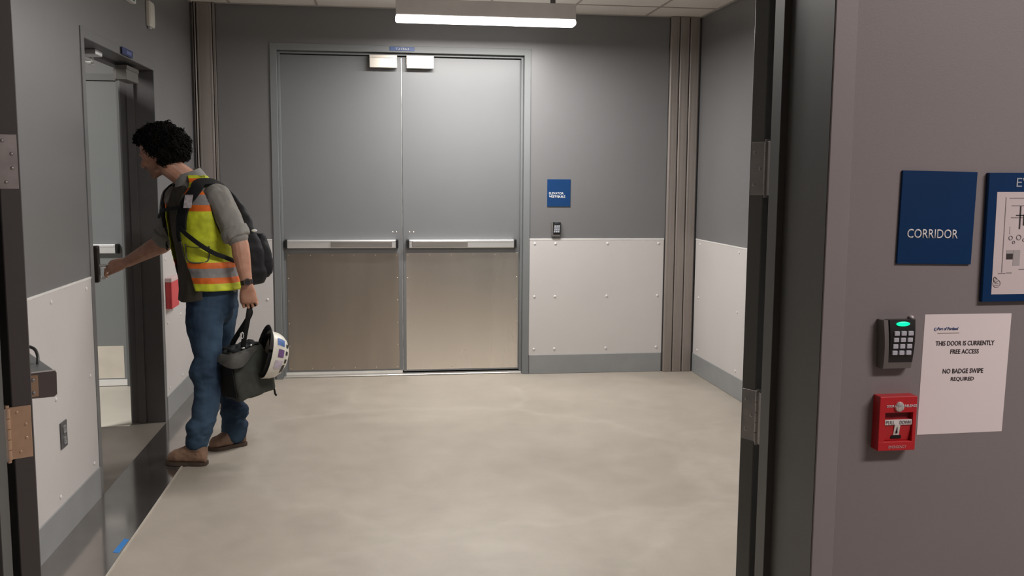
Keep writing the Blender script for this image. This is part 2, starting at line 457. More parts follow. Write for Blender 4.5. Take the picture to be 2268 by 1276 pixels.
# ---- door frames -------------------------------------------------
def u_frame(name, m, x0, x1, zt, face, depth, stop, Mx, proj=.010, lip=.016, shade=None):
    """pressed steel frame: opening x0..x1, z 0..zt; wall face at y=0, depth runs +y; stop=(ya,yb)"""
    bm = B()
    for s, xi in ((-1, x0), (1, x1)):
        xo = xi + s*face
        box(bm, min(xi, xo), max(xi, xo), -proj, .012, 0, zt+face, .0015, 1)
        box(bm, min(xi+s*.001, xi+s*.012), max(xi+s*.001, xi+s*.012), -proj+.001, depth, 0, zt+face-.002)
        if stop:
            box(bm, min(xi, xi-s*lip), max(xi, xi-s*lip), stop[0], stop[1], 0, zt, .001, 1)
        box(bm, min(xi, xo), max(xi, xo), depth-.012, depth+proj, 0, zt+face, .0015, 1)
    box(bm, x0-face+.001, x1+face-.001, -proj+.0005, .012, zt, zt+face-.001, .0015, 1)
    box(bm, x0+.001, x1-.001, -proj+.001, depth, zt+.001, zt+.012)
    if stop: box(bm, x0, x1, stop[0]+.0005, stop[1], zt-lip, zt, .001, 1)
    box(bm, x0-face+.001, x1+face-.001, depth-.012, depth+proj-.0005, zt, zt+face-.001)
    fr = struct(name, bm, m, M=Mx)
    if shade:                                     # shade on the inner faces and stop, painted as darker sheets
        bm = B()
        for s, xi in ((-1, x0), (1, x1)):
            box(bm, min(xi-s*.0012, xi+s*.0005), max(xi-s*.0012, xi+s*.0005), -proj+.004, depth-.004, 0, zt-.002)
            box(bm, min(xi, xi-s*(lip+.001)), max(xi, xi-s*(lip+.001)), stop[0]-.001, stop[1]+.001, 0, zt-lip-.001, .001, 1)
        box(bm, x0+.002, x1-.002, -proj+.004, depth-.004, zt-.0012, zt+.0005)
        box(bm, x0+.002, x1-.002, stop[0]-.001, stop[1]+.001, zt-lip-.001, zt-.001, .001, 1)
        obj('reveal_shade', bm, shade, fr, Mx)
    return fr
u_frame('trim_5', FRAMEP, DX0, DX1, DZ, .049, .16, (.045, .085), T(0, D, 0))
ML = T(XL, 0, 0) @ Matrix(((0, -1, 0, 0), (1, 0, 0, 0), (0, 0, 1, 0), (0, 0, 0, 1)))   # local x -> world Y, local y -> world -X
u_frame('trim_6', DARKP if False else mat('left_frame_paint', (.168, .171, .174), .4, var=.04, scale=4), LY0, LY1, LZ, .047, .195, (.110, .150), ML, proj=.006, shade=mat('left_reveal_shade', (.090, .086, .088), .42))
u_frame('trim_7', CFRAME, FX0, FX1, 2.45, .052, YW1-YW0+.012, (.222, .276), T(0, YW0, 0), proj=.008, shade=DARKP)

# ---- panic hardware -----------------------------------------------
def push_bar(parent, x0, x1, pad0, pad1, z0, z1, y, M=None, m=None):
    """touch-bar exit device on a face at y, projecting toward -y"""
    zc = (z0+z1)/2
    bm = B(); box(bm, x0, x1, y-.050, y, z0, z1, .004, 2)
    box(bm, x0+.01, x1-.01, y-.053, y-.049, zc+.012, z1-.006, .001, 1)
    o = obj('push_bar', bm, m or ALU, parent, M)
    bm = B(); box(bm, pad0, pad1, y-.064, y-.048, z0+.006, z1-.010, .003, 2); obj('push_pad', bm, ALUD, o, M)
    for xa, xb in ((x0-.016, x0+.002), (x1-.002, x1+.016)):
        bm = B(); prism(bm, [V((xa, y, z0-.002)), V((xa, y-.045, z0-.002)), V((xa, y-.055, z0+.008)), V((xa, y-.055, z1-.004)), V((xa, y-.045, z1+.002)), V((xa, y, z1+.002))], (xb-xa, 0, 0))
        obj('end_cap', bm, BLACKP, o, M)
    return o

# ---- the double doors in the back wall ----------------------------------------
LY = D+.090                                    # front face of the leaves
YT = .045
GAP = .167
def back_leaf(name, x0, x1, z0, kick_m, bar, pad, screws, bolts):
    bm = B(); box(bm, x0, x1, LY, LY+YT, z0, 2.432, .002, 1)
    d = tag(obj(name, bm, DOORP, origin=((x0+x1)/2, LY+YT/2, z0)), kind='structure')
    kx0, kx1 = x0+.030 if x0 < 0 else x0+.022, x1-.026 if x0 < 0 else x1-.020
    bm = B(); box(bm, kx0, kx1, LY-.0022, LY, z0+.012, .952, .0008, 1)
    kp = obj('kick_plate', bm, kick_m, d)
    for (sx, sz) in screws(kx0, kx1, z0+.012, .952):
        bm = B(); dome(bm, (sx, LY-.0022, sz), (0, -1, 0), .0042, .5); obj('screw', bm, NICKEL, kp)
    push_bar(d, bar[0], bar[1], pad[0], pad[1], .994, 1.056, LY)
    for bx in bolts:
        bm = B(); dome(bm, (bx, LY, 1.113), (0, -1, 0), .007, .5); obj('bolt', bm, NICKEL, d, smooth=True)
    return d
def scr(x0, x1, z0, z1):
    out = []
    for i in range(6):
        for z in (z0+.016, z1-.016): out.append((x0+.016+(x1-x0-.032)*i/5, z))
    for j in range(1, 5):
        for x in (x0+.012, x1-.012): out.append((x, z0+.016+(z1-z0-.032)*j/5))
    return out
back_leaf('door_1', -.739, GAP-.0035, .034, STEELD, (-.700, .118), (-.372, .085), scr, (.093, .121))
back_leaf('door_2', GAP+.0035, 1.089, .024, STEEL, (.214, 1.030), (.240, .665), scr, (.221, .252))
# bright astragal gap between the leaves: light from the room behind painted as a thin pale metal strip
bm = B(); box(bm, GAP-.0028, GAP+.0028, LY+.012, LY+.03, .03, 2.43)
struct('trim_8', bm, mat('gap_light_strip', (.75, .74, .72), .35, .6, var=.4, scale=7))
bm = B(); box(bm, DX0, DX1, D+.03, D+.17, 0, .012, .003, 1); struct('trim_9', bm, mat('aluminium_threshold', (.62, .60, .57), .38, .8, var=.05))
bm = B(); box(bm, DX0+.004, GAP-.005, LY-.004, LY+.04, .013, .033); struct('trim_10', bm, mat('pale_door_sweep', (.70, .68, .64), .5, var=.05))
bm = B(); box(bm, DX0-.02, DX1+.02, D+.20, D+.24, 0, 2.47); struct('wall_behind_doors', bm, BLACKG)

def mag_lock(x0, x1, y0, y1, z0, z1, label, M=None, mb=None, mc=None):
    c = (M or Matrix()) @ V(((x0+x1)/2, (y0+y1)/2, z0))
    t = thing('magnetic_lock', c, label, 'magnetic lock', 'magnetic locks under the door heads')
    bm = B(); box(bm, x0, x1, y0, y1, z0, z1-.022, .002, 1); obj('lock_body', bm, mb or NICKEL, t, M)
    bm = B(); box(bm, x0-.001, x1+.001, y0-.004, y1, z1-.024, z1, .002, 1); obj('cover_strip', bm, mc or mat('lock_cover', (.55, .50, .44), .4, .8, var=.05), t, M)
    bm = B(); box(bm, x0+.005, x1-.005, y1-.001, y1+.012, z0+.004, z1-.02); obj('strike_plate', bm, HINGEG, t, M)
    return t
mag_lock(-.070, .134, D+.012, D+.062, 2.342, 2.435, 'nickel magnetic lock box above the left leaf of the back doors')
mag_lock(.204, .407, D+.012, D+.062, 2.342, 2.435, 'bright nickel magnetic lock box above the right leaf of the back doors')

# ---- left wall door (ajar), the door seen beyond it -------------------------
HP = V((-1.494, 4.690, 0)); ang = math.radians(9.3)
# local x along the leaf from the hinge, local -y is the vestibule face
MLf = T(*HP) @ Matrix(((-math.sin(ang), -math.cos(ang), 0, 0), (math.cos(ang), -math.sin(ang), 0, 0), (0, 0, 1, 0), (0, 0, 0, 1)))
bm = B(); box(bm, 0, 1.225, 0, .045, .012, 2.135, .002, 1)
d3 = tag(obj('door_3', bm, DOORP, None, MLf, origin=HP), kind='structure')
bm = B(); box(bm, 1.110, 1.190, -.042, 0, .905, 1.120, .010, 3); esc = obj('handle_plate', bm, mat('dark_bronze_trim', (.045, .038, .034), .35, .6, var=.1), d3, MLf)
bm = B(); tube(bm, spline([(1.155, -.02, 1.000), (1.155, -.075, 1.000), (1.135, -.090, .998), (1.06, -.092, .992), (1.03, -.088, .990)], 5), .0105, 12, round_ends=True)
obj('lever', bm, ALU, esc, MLf, smooth=True)
bm = B(); cyl(bm, (1.155, -.030, .930), (1.155, -.048, .930), .016); box(bm, 1.150, 1.160, -.075, -.045, .920, .938, .002, 1)
obj('key_cylinder', bm, ALU, esc, MLf, smooth=30)
bm = B(); box(bm, .02, 1.205, -.002, 0, .03, .30); obj('kick_plate', bm, STEEL, d3, MLf)
# closer on the head of that door
t = thing('door_closer', (-1.45, 5.12, 2.03), 'grey overhead door closer with silver arm at top of the open left door', 'door closer')
bm = B(); box(bm, .26, .56, -.062, -.001, 2.045, 2.105, .008, 3); obj('closer_body', bm, mat('grey_closer_cover', (.30, .29, .28), .4, .6, var=.05), t, MLf)
bm = B(); tube(bm, [(.42, -.035, 2.105), (.42, -.035, 2.118)], .014, 14)
tube(bm, [(.42, -.035, 2.115), (.68, -.105, 2.118)], .010, 10, flat=.5); tube(bm, [(.68, -.105, 2.122), (.50, -.125, 2.126)], .010, 10, flat=.5)
obj('closer_arm', bm, ALU, t, MLf, smooth=30)
bm = B(); box(bm, -1.470, -1.395, 5.06, 5.17, 2.128, 2.1565, .003, 1); obj('soffit_bracket', bm, ALU, t)
mag_lock(5.60, 5.86, .045, .105, 2.060, 2.140, 'dull magnetic lock box under the frame head of the open left door', ML, mat('dull_lock_steel', (.20, .195, .18), .4, .5), mat('dull_lock_cover', (.16, .15, .14), .4, .5))
# door on the end wall of the room beyond
ex0, ex1 = -2.755, -1.838
bm = B(); box(bm, ex0, ex1, 7.120, 7.165, .055, 2.19, .002, 1)
d4 = tag(obj('door_4', bm, mat('pale_grey_door', (.25, .263, .272), .4, var=.02, scale=3), origin=((ex0+ex1)/2, 7.14, 0)), kind='structure')
bm = B(); box(bm, ex0+.02, ex1-.020, 7.1178, 7.12, .062, .300); obj('kick_plate', bm, mat('pale_kick_plate', (.80, .74, .66), .4, .05, var=.06), d4)
bm = B(); box(bm, ex0, ex1, 7.108, 7.165, .008, .054, .002, 1); obj('door_sweep', bm, mat('white_door_sweep', (.92, .92, .92), .4, var=.02), d4)
push_bar(d4, ex0+.05, ex1-.036, ex0+.10, ex1-.50, .978, 1.042, 7.12, m=mat('pale_push_bar', (.80, .80, .80), .35, .2))
bm = B(); box(bm, ex1+.003, ex1+.05, 7.10, 7.2, 0, 2.24); box(bm, ex0-.05, ex0-.003, 7.10, 7.2, 0, 2.24); box(bm, ex0-.05, ex1+.05, 7.10, 7.2, 2.193, 2.24)
struct('trim_11', bm, mat('left_frame_paint', (.105, .108, .110)))

# ---- the two corridor door leaves, swung open ---------------------------------
def hinge(parent, M, z0, z1, px, py, m_door, m_jamb):
    """butt hinge; local frame of the closed leaf: pivot at (px,py)"""
    bm = B()
    n = 5; h = (z1-z0)/n
    for i in range(n): cyl(bm, (px, py, z0+i*h+.0008), (px, py, z0+(i+1)*h-.0008), .0075, 14)
    cyl(bm, (px, py, z0-.006), (px, py, z0), .0055, 12); cyl(bm, (px, py, z1), (px, py, z1+.006), .0055, 12)
    return bm
# right leaf: pivot, opened 150 degrees
PR = V((.976, 2.322, 0)); aR = -math.radians(150)
MR = T(*PR) @ RZ(aR)
bm = B(); box(bm, -.915, -.004, -.057, -.012, .012, 2.43, .002, 1)
d5 = tag(obj('door_5', bm, mat('corridor_door_paint', (.15, .158, .154), .35, var=.03), None, MR, origin=PR), kind='structure')
for z0, z1 in ((1.490, 1.626), (.842, .978), (2.15, 2.285), (.18, .316)):
    hb = obj('hinge', hinge(None, None, z0, z1, 0, 0, None, None), HINGEG, d5, MR, smooth=30)
    bm = B(); box(bm, -.0042, -.0024, -.052, -.002, z0, z1, .0006, 1)
    for k, (yy, zz) in enumerate(((-.04, .2), (-.022, .5), (-.04, .8))):
        dome(bm, (-.0026, yy, z0+(z1-z0)*zz), (1, 0, 0), .005, .3)
    obj('hinge_leaf', bm, HINGEG, hb, MR)
    bm = B(); box(bm, .9735, .9755, 2.268, 2.320, z0, z1, .0006, 1); obj('jamb_leaf', bm, HINGEG, hb)
# left leaf: pivot, opened 112 degrees
PL = V((-.875, 2.322, 0)); aL = math.radians(120)
ML2 = T(*PL) @ RZ(aL)
bm = B(); box(bm, .004, .865, -.057, -.012, .012, 2.43, .002, 1)
d6 = tag(obj('door_6', bm, mat('left_corridor_door_paint', (.105, .098, .098), .4, var=.03), None, ML2, origin=PL), kind='structure')
for z0, z1, mm in ((1.497, 1.622, HINGEG), (.858, .984, BRONZE), (2.15, 2.285, HINGEG), (.18, .316, BRONZE)):
    hb = obj('hinge', hinge(None, None, z0, z1, 0, 0, None, None), mm, d6, ML2, smooth=30)
    bm = B(); box(bm, .0022, .0042, -.052, -.002, z0, z1, .0006, 1)
    for yy, zz in ((-.026, .12), (-.040, .38), (-.040, .64), (-.022, .88)):
        dome(bm, (.0024, yy, z0+(z1-z0)*zz), (-1, 0, 0), .0048, .4)
    obj('hinge_leaf', bm, mm, hb, ML2)
    bm = B(); box(bm, -.8745, -.8725, 2.268, 2.320, z0, z1, .0006, 1); obj('jamb_leaf', bm, HINGEG, hb)
# exit device on its push face (local -y face)
rail = B(); box(rail, .085, .78, -.128, -.057, .985, 1.045, .004, 2)
rl = obj('push_bar', rail, mat('grey_rail', (.33, .34, .34), .4, .8, var=.06, scale=20), d6, ML2)
bm = B(); prism(bm, [V((.080, -.057, .982)), V((.080, -.121, .980)), V((.080, -.128, .986)), V((.080, -.129, 1.040)), V((.080, -.126, 1.046)), V((.080, -.057, 1.048))], (.008, 0, 0))
obj('end_cap', bm, mat('brown_end_cap', (.15, .132, .126), .45, .1, var=.1), rl, ML2)
bm = B(); box(bm, .0782, .0805, -.086, -.060, .986, 1.040, .0008, 1); obj('end_bracket', bm, mat('tan_bracket', (.52, .36, .24), .4, .2), rl, ML2)
bm = B(); box(bm, .0775, .0845, -.126, -.060, 1.0455, 1.0475); obj('edge_highlight', bm, ALU, rl, ML2)  # highlight along the cap's top edge, made as a bright strip
for z in (.996, 1.028):
    bm = B(); dome(bm, (.0782, -.075, z), (-1, 0, 0), .0055, .5); obj('screw', bm, HINGEG, rl, ML2)
bm = B(); tube(bm, spline([at(55, 766, 2.64), at(68, 769, 2.62), at(77, 774, 2.60), at(82, 783, 2.58), at(84, 794, 2.56), at(83, 804, 2.55)], 5), .0042, 10, round_ends=True)
obj('cable_loop', bm, mat('dark_steel_cable', (.07, .07, .065), .4, .4), d6, smooth=True)

# ================================================================== WALL THINGS
# protective wall panels
def panel(name_label, pts_box, screws, nrm):
    x0, x1, y0, y1, z0, z1 = pts_box
    t = thing('wall_guard_panel', ((x0+x1)/2, (y0+y1)/2, z0), name_label, 'wall panel', 'white wall guard panels')
    bm = B(); box(bm, x0, x1, y0, y1, z0, z1, .0015, 1); obj('sheet', bm, WHITEP, t)
    bm = B()
    if abs(nrm[1]) > .5: box(bm, x0-.001, x1+.001, y0-.002, y1, z1-.006, z1+.004, .001, 1)
    else: box(bm, x0-.002 if nrm[0] < 0 else x0, x1+.002 if nrm[0] > 0 else x1, y0-.001, y1+.001, z1-.006, z1+.004, .001, 1)
    obj('top_edge', bm, mat('panel_edge', (.74, .73, .71), .4), t)
    for p in screws:
        bm = B(); dome(bm, p, nrm, .0105, .55); obj('screw', bm, mat('white_screw_cap', (.72, .71, .69), .3), t, smooth=True)
yb = D-.006
panel('white guard panel right of the back double doors, with the card reader above it', (1.142, 2.216, yb, D, .150, 1.062),
      [(x, yb, z) for x in (1.183, 1.346, 1.760, 2.172) for z in (.198, .613, 1.027)], (0, -1, 0))
panel('narrow white guard panel left of the back double doors, behind the man', (-1.163, -.802, yb, D, .150, 1.062),
      [(x, yb, z) for x in (-1.12, -.845) for z in (.198, .613, 1.027)], (0, -1, 0))
xb = XL+.006
panel('large white guard panel on the left wall in front of the open door, with a power outlet', (XL, xb, YW1+.03, 4.610, .150, 1.058),
      [(xb, y, z) for y in (2.45, 2.99, 3.52, 4.058, 4.532) for z in (.192, .609, 1.014)], (1, 0, 0))
panel('white guard panel on the left wall beyond the open door, carrying a red box', (XL, xb, 6.082, D-.04, .150, 1.058),
      [(xb, y, z) for y in (6.15, 6.55, 7.05) for z in (.192, .609, 1.014)], (1, 0, 0))
xb = XR-.006
panel('white guard panel on the right wall beside the open corridor door', (xb, XR, YW1+.03, D-.045, .150, 1.062),
      [(xb, y, z) for y in (2.5, 3.2, 3.9, 4.6, 5.3, 6.28, 7.1) for z in (.192, .609, 1.027)], (-1, 0, 0))

def sign(name, x0, x1, y, z0, z1, m, label, th=.006, cat='sign', tilt=0., group=None):
    t = thing(name, ((x0+x1)/2, y, z0), label, cat, group)
    M = T((x0+x1)/2, y, (z0+z1)/2) @ Matrix.Rotation(tilt, 4, 'Y') @ T(-(x0+x1)/2, -y, -(z0+z1)/2)
    bm = B(); box(bm, x0, x1, y-th, y-.0002, z0, z1, .001, 1); obj('sign_plate', bm, m, t, M)
    return t, M
def lettering(t, M, body, x, y, z, m, w=None, h=None, bold=0., align='LEFT', shear=0.):
    return obj('lettering', text_bm(body, (x, y, z), (1, 0, 0), (0, 0, 1), w, h, bold, shear, align), m, t, M)
# small door number over the back doors
t, M = sign('room_number_sign', .080, .262, D-.0105, 2.4635, 2.4925, NAVY2, 'small blue door number sign reading T2TE63 on the frame head of the back doors', th=.004)
lettering(t, M, 'T2TE63', .122, D-.0149, 2.4695, WHITEINK, w=.098, h=.016, bold=.01)
# elevator vestibule sign
t, M = sign('room_sign', 1.277, 1.459, D, 1.314, 1.524, mat('blue_sign_acrylic', (.005, .042, .145), .35, var=.05), 'blue room sign reading elevator vestibule on the back wall above the card reader', cat='sign')
lettering(t, M, 'ELEVATOR', 1.291, D-.0064, 1.4065, WHITEINK, w=.115, h=.0175, bold=.02)
lettering(t, M, 'VESTIBULE', 1.291, D-.0064, 1.3815, WHITEINK, w=.128, h=.0175, bold=.02)
# corridor sign
t, M = sign('room_sign', 1.1515, 1.3325, YW0, 1.342, 1.551, NAVY3, 'navy blue room sign reading corridor on the corridor wall at right', tilt=math.radians(.8))
lettering(t, M, 'CORRIDOR', 1.1715, YW0-.0064, 1.4005, WHITEINK, w=.1225, h=.0205, bold=.004)
# evacuation map, cut by the frame edge
t, M = sign('evacuation_map', 1.3590, 1.6400, YW0, 1.2555, 1.549, NAVY3, 'navy framed floor map sign at the right edge of the photo, beside the corridor sign', th=.012, cat='sign', tilt=math.radians(-.3))
bm = B(); box(bm, 1.3805, 1.6190, YW0-.0126, YW0-.0119, 1.273, 1.506); mp = obj('map_sheet', bm, MAPPAPER, t, M)
lettering(t, M, 'EV', 1.4265, YW0-.0124, 1.5175, GREYINK, h=.020, w=.034)
bm = B(); yy = YW0-.0132
def ln(x0, z0, x1, z1, w=.0008):
    if abs(x1-x0) > abs(z1-z0): box(bm, min(x0, x1), max(x0, x1), yy, yy+.0005, z0-w, z0+w)
    else: box(bm, x0-w, x0+w, yy, yy+.0005, min(z0, z1), max(z0, z1))
ln(1.403, 1.323, 1.407, 1.494); ln(1.412, 1.492, 1.60, 1.492); ln(1.394, 1.321, 1.412, 1.321); ln(1.414, 1.322, 1.428, 1.322)
ln(1.418, 1.475, 1.50, 1.475); ln(1.418, 1.448, 1.47, 1.448, .001); ln(1.455, 1.42, 1.455, 1.46); ln(1.445, 1.33, 1.60, 1.33)
ln(1.600, 1.33, 1.600, 1.492); ln(1.50, 1.36, 1.50, 1.45); ln(1.47, 1.36, 1.59, 1.36)
obj('floor_plan_lines', bm, INKG, mp, M)
for q_ in ((1.4385, 1.4420, 1.422, 1.474), (1.430, 1.452, 1.452, 1.4545), (1.412, 1.428, 1.353, 1.366), (1.448, 1.452, 1.43, 1.455)):
    bm = B(); box(bm, q_[0], q_[1], yy, yy+.0005, q_[2], q_[3]); obj('dark_plan_mark', bm, INK, mp, M)
for cx, cz, r in ((1.420, 1.402, .0045), (1.440, 1.403, .0055), (1.428, 1.392, .003), (1.453, 1.397, .003)):
    pts = [V((cx+r*math.cos(a), yy, cz+r*math.sin(a))) for a in [2*PI*i/16 for i in range(17)]]
    bm = B(); tube(bm, pts, .0008, 6); obj('plan_circle', bm, INKG, mp, M)
bm = B()
for i in range(5): box(bm, 1.416, 1.4175, yy, yy+.0004, 1.411+i*.0035, 1.413+i*.0035)
obj('plan_note', bm, INKG, mp, M)
bm = B(); box(bm, 1.429, 1.446, yy, yy+.0005, 1.339, 1.374); box(bm, 1.412, 1.4285, yy, yy+.00045, 1.366, 1.374)
obj('shaded_plan_rooms', bm, INKG2, mp, M)
bm = B()
tube(bm, spline([(1.392, yy, 1.309), (1.386, yy, 1.313), (1.384, yy, 1.306), (1.389, yy, 1.301), (1.395, yy, 1.303)], 4), .0011, 6)
pts = [V((1.392+.009*math.cos(a), yy, 1.298+.009*math.sin(a))) for a in [2*PI*i/16 for i in range(17)]]; tube(bm, pts, .0005, 6)
for i in range(3): box(bm, 1.387, 1.397, yy, yy+.0004, 1.289+i*.004, 1.2902+i*.004)
obj('map_legend', bm, INKG, mp, M)

# paper notice
tl, tr, bl, br = V((1.2292, 0, 1.2262)), V((1.4440, 0, 1.2262)), V((1.2255, 0, .9448)), V((1.4390, 0, .9470))
t = thing('paper_notice', (1.334, YW0, .945), 'white paper notice about free door access, right of the red pull station', 'notice')
bm = B(); nx, nz = 8, 10; g = {}
for i in range(nx+1):
    for j in range(nz+1):
        a, b = i/nx, j/nz
        p = (bl*(1-a)+br*a)*(1-b) + (tl*(1-a)+tr*a)*b
        p.y = YW0-.0006 - .0002*(math.sin(a*PI)*math.sin(b*PI)) 
        g[i, j] = bm.verts.new(p)
for i in range(nx):
    for j in range(nz): bm.faces.new((g[i, j], g[i+1, j], g[i+1, j+1], g[i, j+1]))
r = bmesh.ops.extrude_face_region(bm, geom=bm.faces[:])
bmesh.ops.translate(bm, vec=(0, .0008, 0), verts=[q for q in r['geom'] if isinstance(q, bmesh.types.BMVert)])
ps = obj('sheet', bm, PAPER, t, smooth=40)
yy = YW0-.0010
def note(body, cx, z, w, h, m=INK, bold=.009, shear=0.):
    bmx = text_bm(body, (cx, yy, z), (1, 0, -.004), (0.012, 0, 1), w, h, bold, shear, 'CENTER')
    obj('lettering', bmx, m, t)
note('THIS DOOR IS CURRENTLY', 1.332, 1.1530, .1460, .0110)
note('FREE ACCESS', 1.332, 1.1338, .0705, .0104)
note('NO BADGE SWIPE', 1.331, 1.0880, .1010, .0110)
note('REQUIRED', 1.3305, 1.0690, .0575, .0104)
note('Port of Portland', 1.287, 1.1895, .0520, .0068, INKB, .02, .25)
bm = B(); pts = [V((1.2575+.0034*math.cos(a), yy+.001, 1.1915+.0034*math.sin(a))) for a in [.7+(2*PI-1.2)*i/18 for i in range(19)]]
tube(bm, pts, [.0016*(.4+.6*math.sin(PI*i/18)) for i in range(19)], 8); tube(bm, [(1.2570, yy+.001, 1.1915), (1.2615, yy+.001, 1.1925)], .0009, 6)
obj('emblem', bm, INKB, t)
bm = B(); box(bm, 1.262, 1.316, yy, yy+.0006, 1.1816, 1.1830); obj('rule_line', bm, INKT, t)

# card readers with keypads
def reader(x0, x1, y, z0, z1, label, led):
    t = thing('keypad_card_reader', ((x0+x1)/2, y, z0), label, 'card reader', 'black keypad card readers')
    w, h = x1-x0, z1-z0
    P = lambda a, b, dd: V((x0+w*a, y-dd, z0+h*b))
    def slab(a0, a1, b0, b1, d0, d1, tap=0.):
        bm = B(); rs = []
        for b in [b0+(b1-b0)*i/8 for i in range(9)]:
            cur = d1 + .006*math.sin(PI*(b-b0)/(b1-b0))
            k = tap*(1-b)
            rs.append([P(a0+k, b, d0), P(a0+k, b, cur*.8), P(a0+k+.05, b, cur), P(a1-k-.05, b, cur), P(a1-k, b, cur*.8), P(a1-k, b, d0)])
        loft(bm, rs); bmesh.ops.bevel(bm, geom=[e for e in bm.edges if e.calc_face_angle(0) > .9], offset=.0025, segments=2, affect='EDGES'); return bm
    obj('housing', slab(0, 1, 0, 1, -.002, .022, .05), GREYPL, t, smooth=40)
    f = obj('face_plate', slab(.15, .985, .13, 1.004, .010, .0245, .03), BLACKP, t, smooth=40)
    bm = B(); ell(bm, P(.57, .925, .0285), (w*.2, .002, h*.048)); obj('status_light', bm, led, t, smooth=True)
    for i in range(3):
        for j in range(4):
            a = .385+.20*i + .012*j*-1; b = .735-.132*j
            bm = B(); box(bm, x0+w*(a-.075), x0+w*(a+.075), y-.0335, y-.024, z0+h*(b-.045), z0+h*(b+.045), .0012, 2); obj('key', bm, KEYM, f)
    return t
reader(1.113, 1.196, YW0, 1.107, 1.218, 'black keypad card reader with glowing green light, on the corridor wall', GREENLED)
reader(1.307, 1.385, D, 1.083, 1.193, 'black keypad card reader on the back wall, under the elevator vestibule sign', mat('dark_status_light', (.03, .04, .05), .3))
bm = B(); box(bm, 1.188, 1.196, YW0-.012, YW0, 1.218, 1.225, .002, 1)
tag(obj('wall_anchor', bm, WHITEPL), 'tiny white wall anchor at upper right of the corridor card reader', 'anchor')

# red door release pull station
t = thing('pull_station', (1.157, YW0, .918), 'red emergency door release pull station under the corridor card reader', 'pull station')
x0, x1, z0, z1 = 1.1140, 1.2045, .9180, 1.0440
yf = YW0-.030
bm = B()
def fr(a, b, c, e, d0, d1): box(bm, x0+(x1-x0)*a, x0+(x1-x0)*b, YW0-d1, YW0-d0, z0+(z1-z0)*c, z0+(z1-z0)*e, .0015, 2)
fr(0, 1, 0, 1, -.002, .016); fr(0.0002, .9998, .70, .9995, .0, .030); fr(0.0002, .9998, .0005, .17, 0, .030); fr(.0005, .16, .12, .75, 0, .0299); fr(.90, .9995, .12, .75, 0, .0299)
obj('housing', bm, RED, t)
bm = B(); box(bm, x0+.0150, x1-.0095, YW0-.0175, YW0-.0155, .9395, 1.006); obj('recess', bm, REDD, t)
bm = B(); prism(bm, [V((x0+.016, YW0-.016, .9405)), V((x0+.016, YW0-.020, .9405)), V((x0+.016, YW0-.027, .985)), V((x0+.016, YW0-.027, .990)), V((x0+.016, YW0-.016, .990))], (.0635, 0, 0))
hd = obj('pull_handle', bm, RED, t)
bm = B(); box(bm, x0+.0155, x0+.0800, YW0-.0284, YW0-.0268, .9775, .9900, .0003, 1)
sl = lambda z: YW0-.020-.007*(z-.9405)/.0445
prism(bm, [V((x0+.0395, sl(.953)-.0016, .953)), V((x0+.0530, sl(.953)-.0016, .953)), V((x0+.0530, YW0-.0284, .978)), V((x0+.0395, YW0-.0284, .978))], (0, .0015, 0))
obj('tee_label', bm, WHITEPL, hd)
bm = B(); box(bm, x0+.034, x0+.060, YW0-.0225, YW0-.0180, .9440, .9525, .001, 1); obj('finger_slot', bm, BLACKG, hd)
obj('lettering', text_bm('PULL', (x0+.0180, YW0-.0290, .9797), (1, 0, 0), (0, 0, 1), .0205, .0080, .0), INKG, t)
obj('lettering', text_bm('DOWN', (x0+.0510, YW0-.0290, .9797), (1, 0, 0), (0, 0, 1), .0265, .0080, .0), INKG, t)
bm = B(); box(bm, x0+.0455, x0+.0468, YW0-.0282, YW0-.0255, .9600, .9720); prism(bm, [V((x0+.0435, YW0-.0250, .9610)), V((x0+.0490, YW0-.0250, .9610)), V((x0+.0462, YW0-.0245, .9565))], (0, -.002, 0)); obj('down_arrow', bm, INK, hd)
obj('lettering', text_bm('DOOR', (x0+.0165, yf-.0003, 1.0190), (1, 0, 0), (0, 0, 1), .0180, .0058, .01), WHITEINK, t)
obj('lettering', text_bm('RELEASE', (x0+.0600, yf-.0003, 1.0190), (1, 0, 0), (0, 0, 1), .0290, .0058, .01), WHITEINK, t)
obj('lettering', text_bm('EMERGENCY', (x0+.0255, yf-.0003, .9240), (1, 0, 0), (0, 0, 1), .0430, .0060, .0), mat('pale_red_lettering', (.62, .38, .38), .5), t)
bm = B(); ell(bm, (x0+.0465, yf-.002, 1.0205), (.0115, .006, .0120), n=9, m=6); obj('screw_cap', bm, GLASSJ, t)

# linear ceiling light (and its twin nearer the camera, above the frame of the photo)
def linear_light(x0, x1, y0, y1, z0, label, zt=2.700):
    t = thing('linear_light', ((x0+x1)/2, (y0+y1)/2, z0), label, 'light fixture', 'linear ceiling lights')
    bm = B(); box(bm, x0, x1, y0, y1, z0+.040, zt, .003, 2); obj('housing', bm, mat('white_fixture_paint', (.66, .64, .64), .45), t)
    bm = B(); box(bm, x0-.003, x1+.003, y0-.003, y1+.003, z0, z0+.040, .014, 3); obj('lens', bm, LENS, t, smooth=40)
    for x in (x0+.15, x1-.15):
        bm = B(); cyl(bm, (x, (y0+y1)/2, zt), (x, (y0+y1)/2, ZC), .018); obj('stem', bm, GREYPL, t)
linear_light(.114, 1.322, 6.450, 6.560, 2.558, 'white linear ceiling light with glowing lens in front of the back double doors')
linear_light(.114, 1.322, 3.55, 3.66, 2.558, 'white linear ceiling light nearer the camera, above the top of the photo')

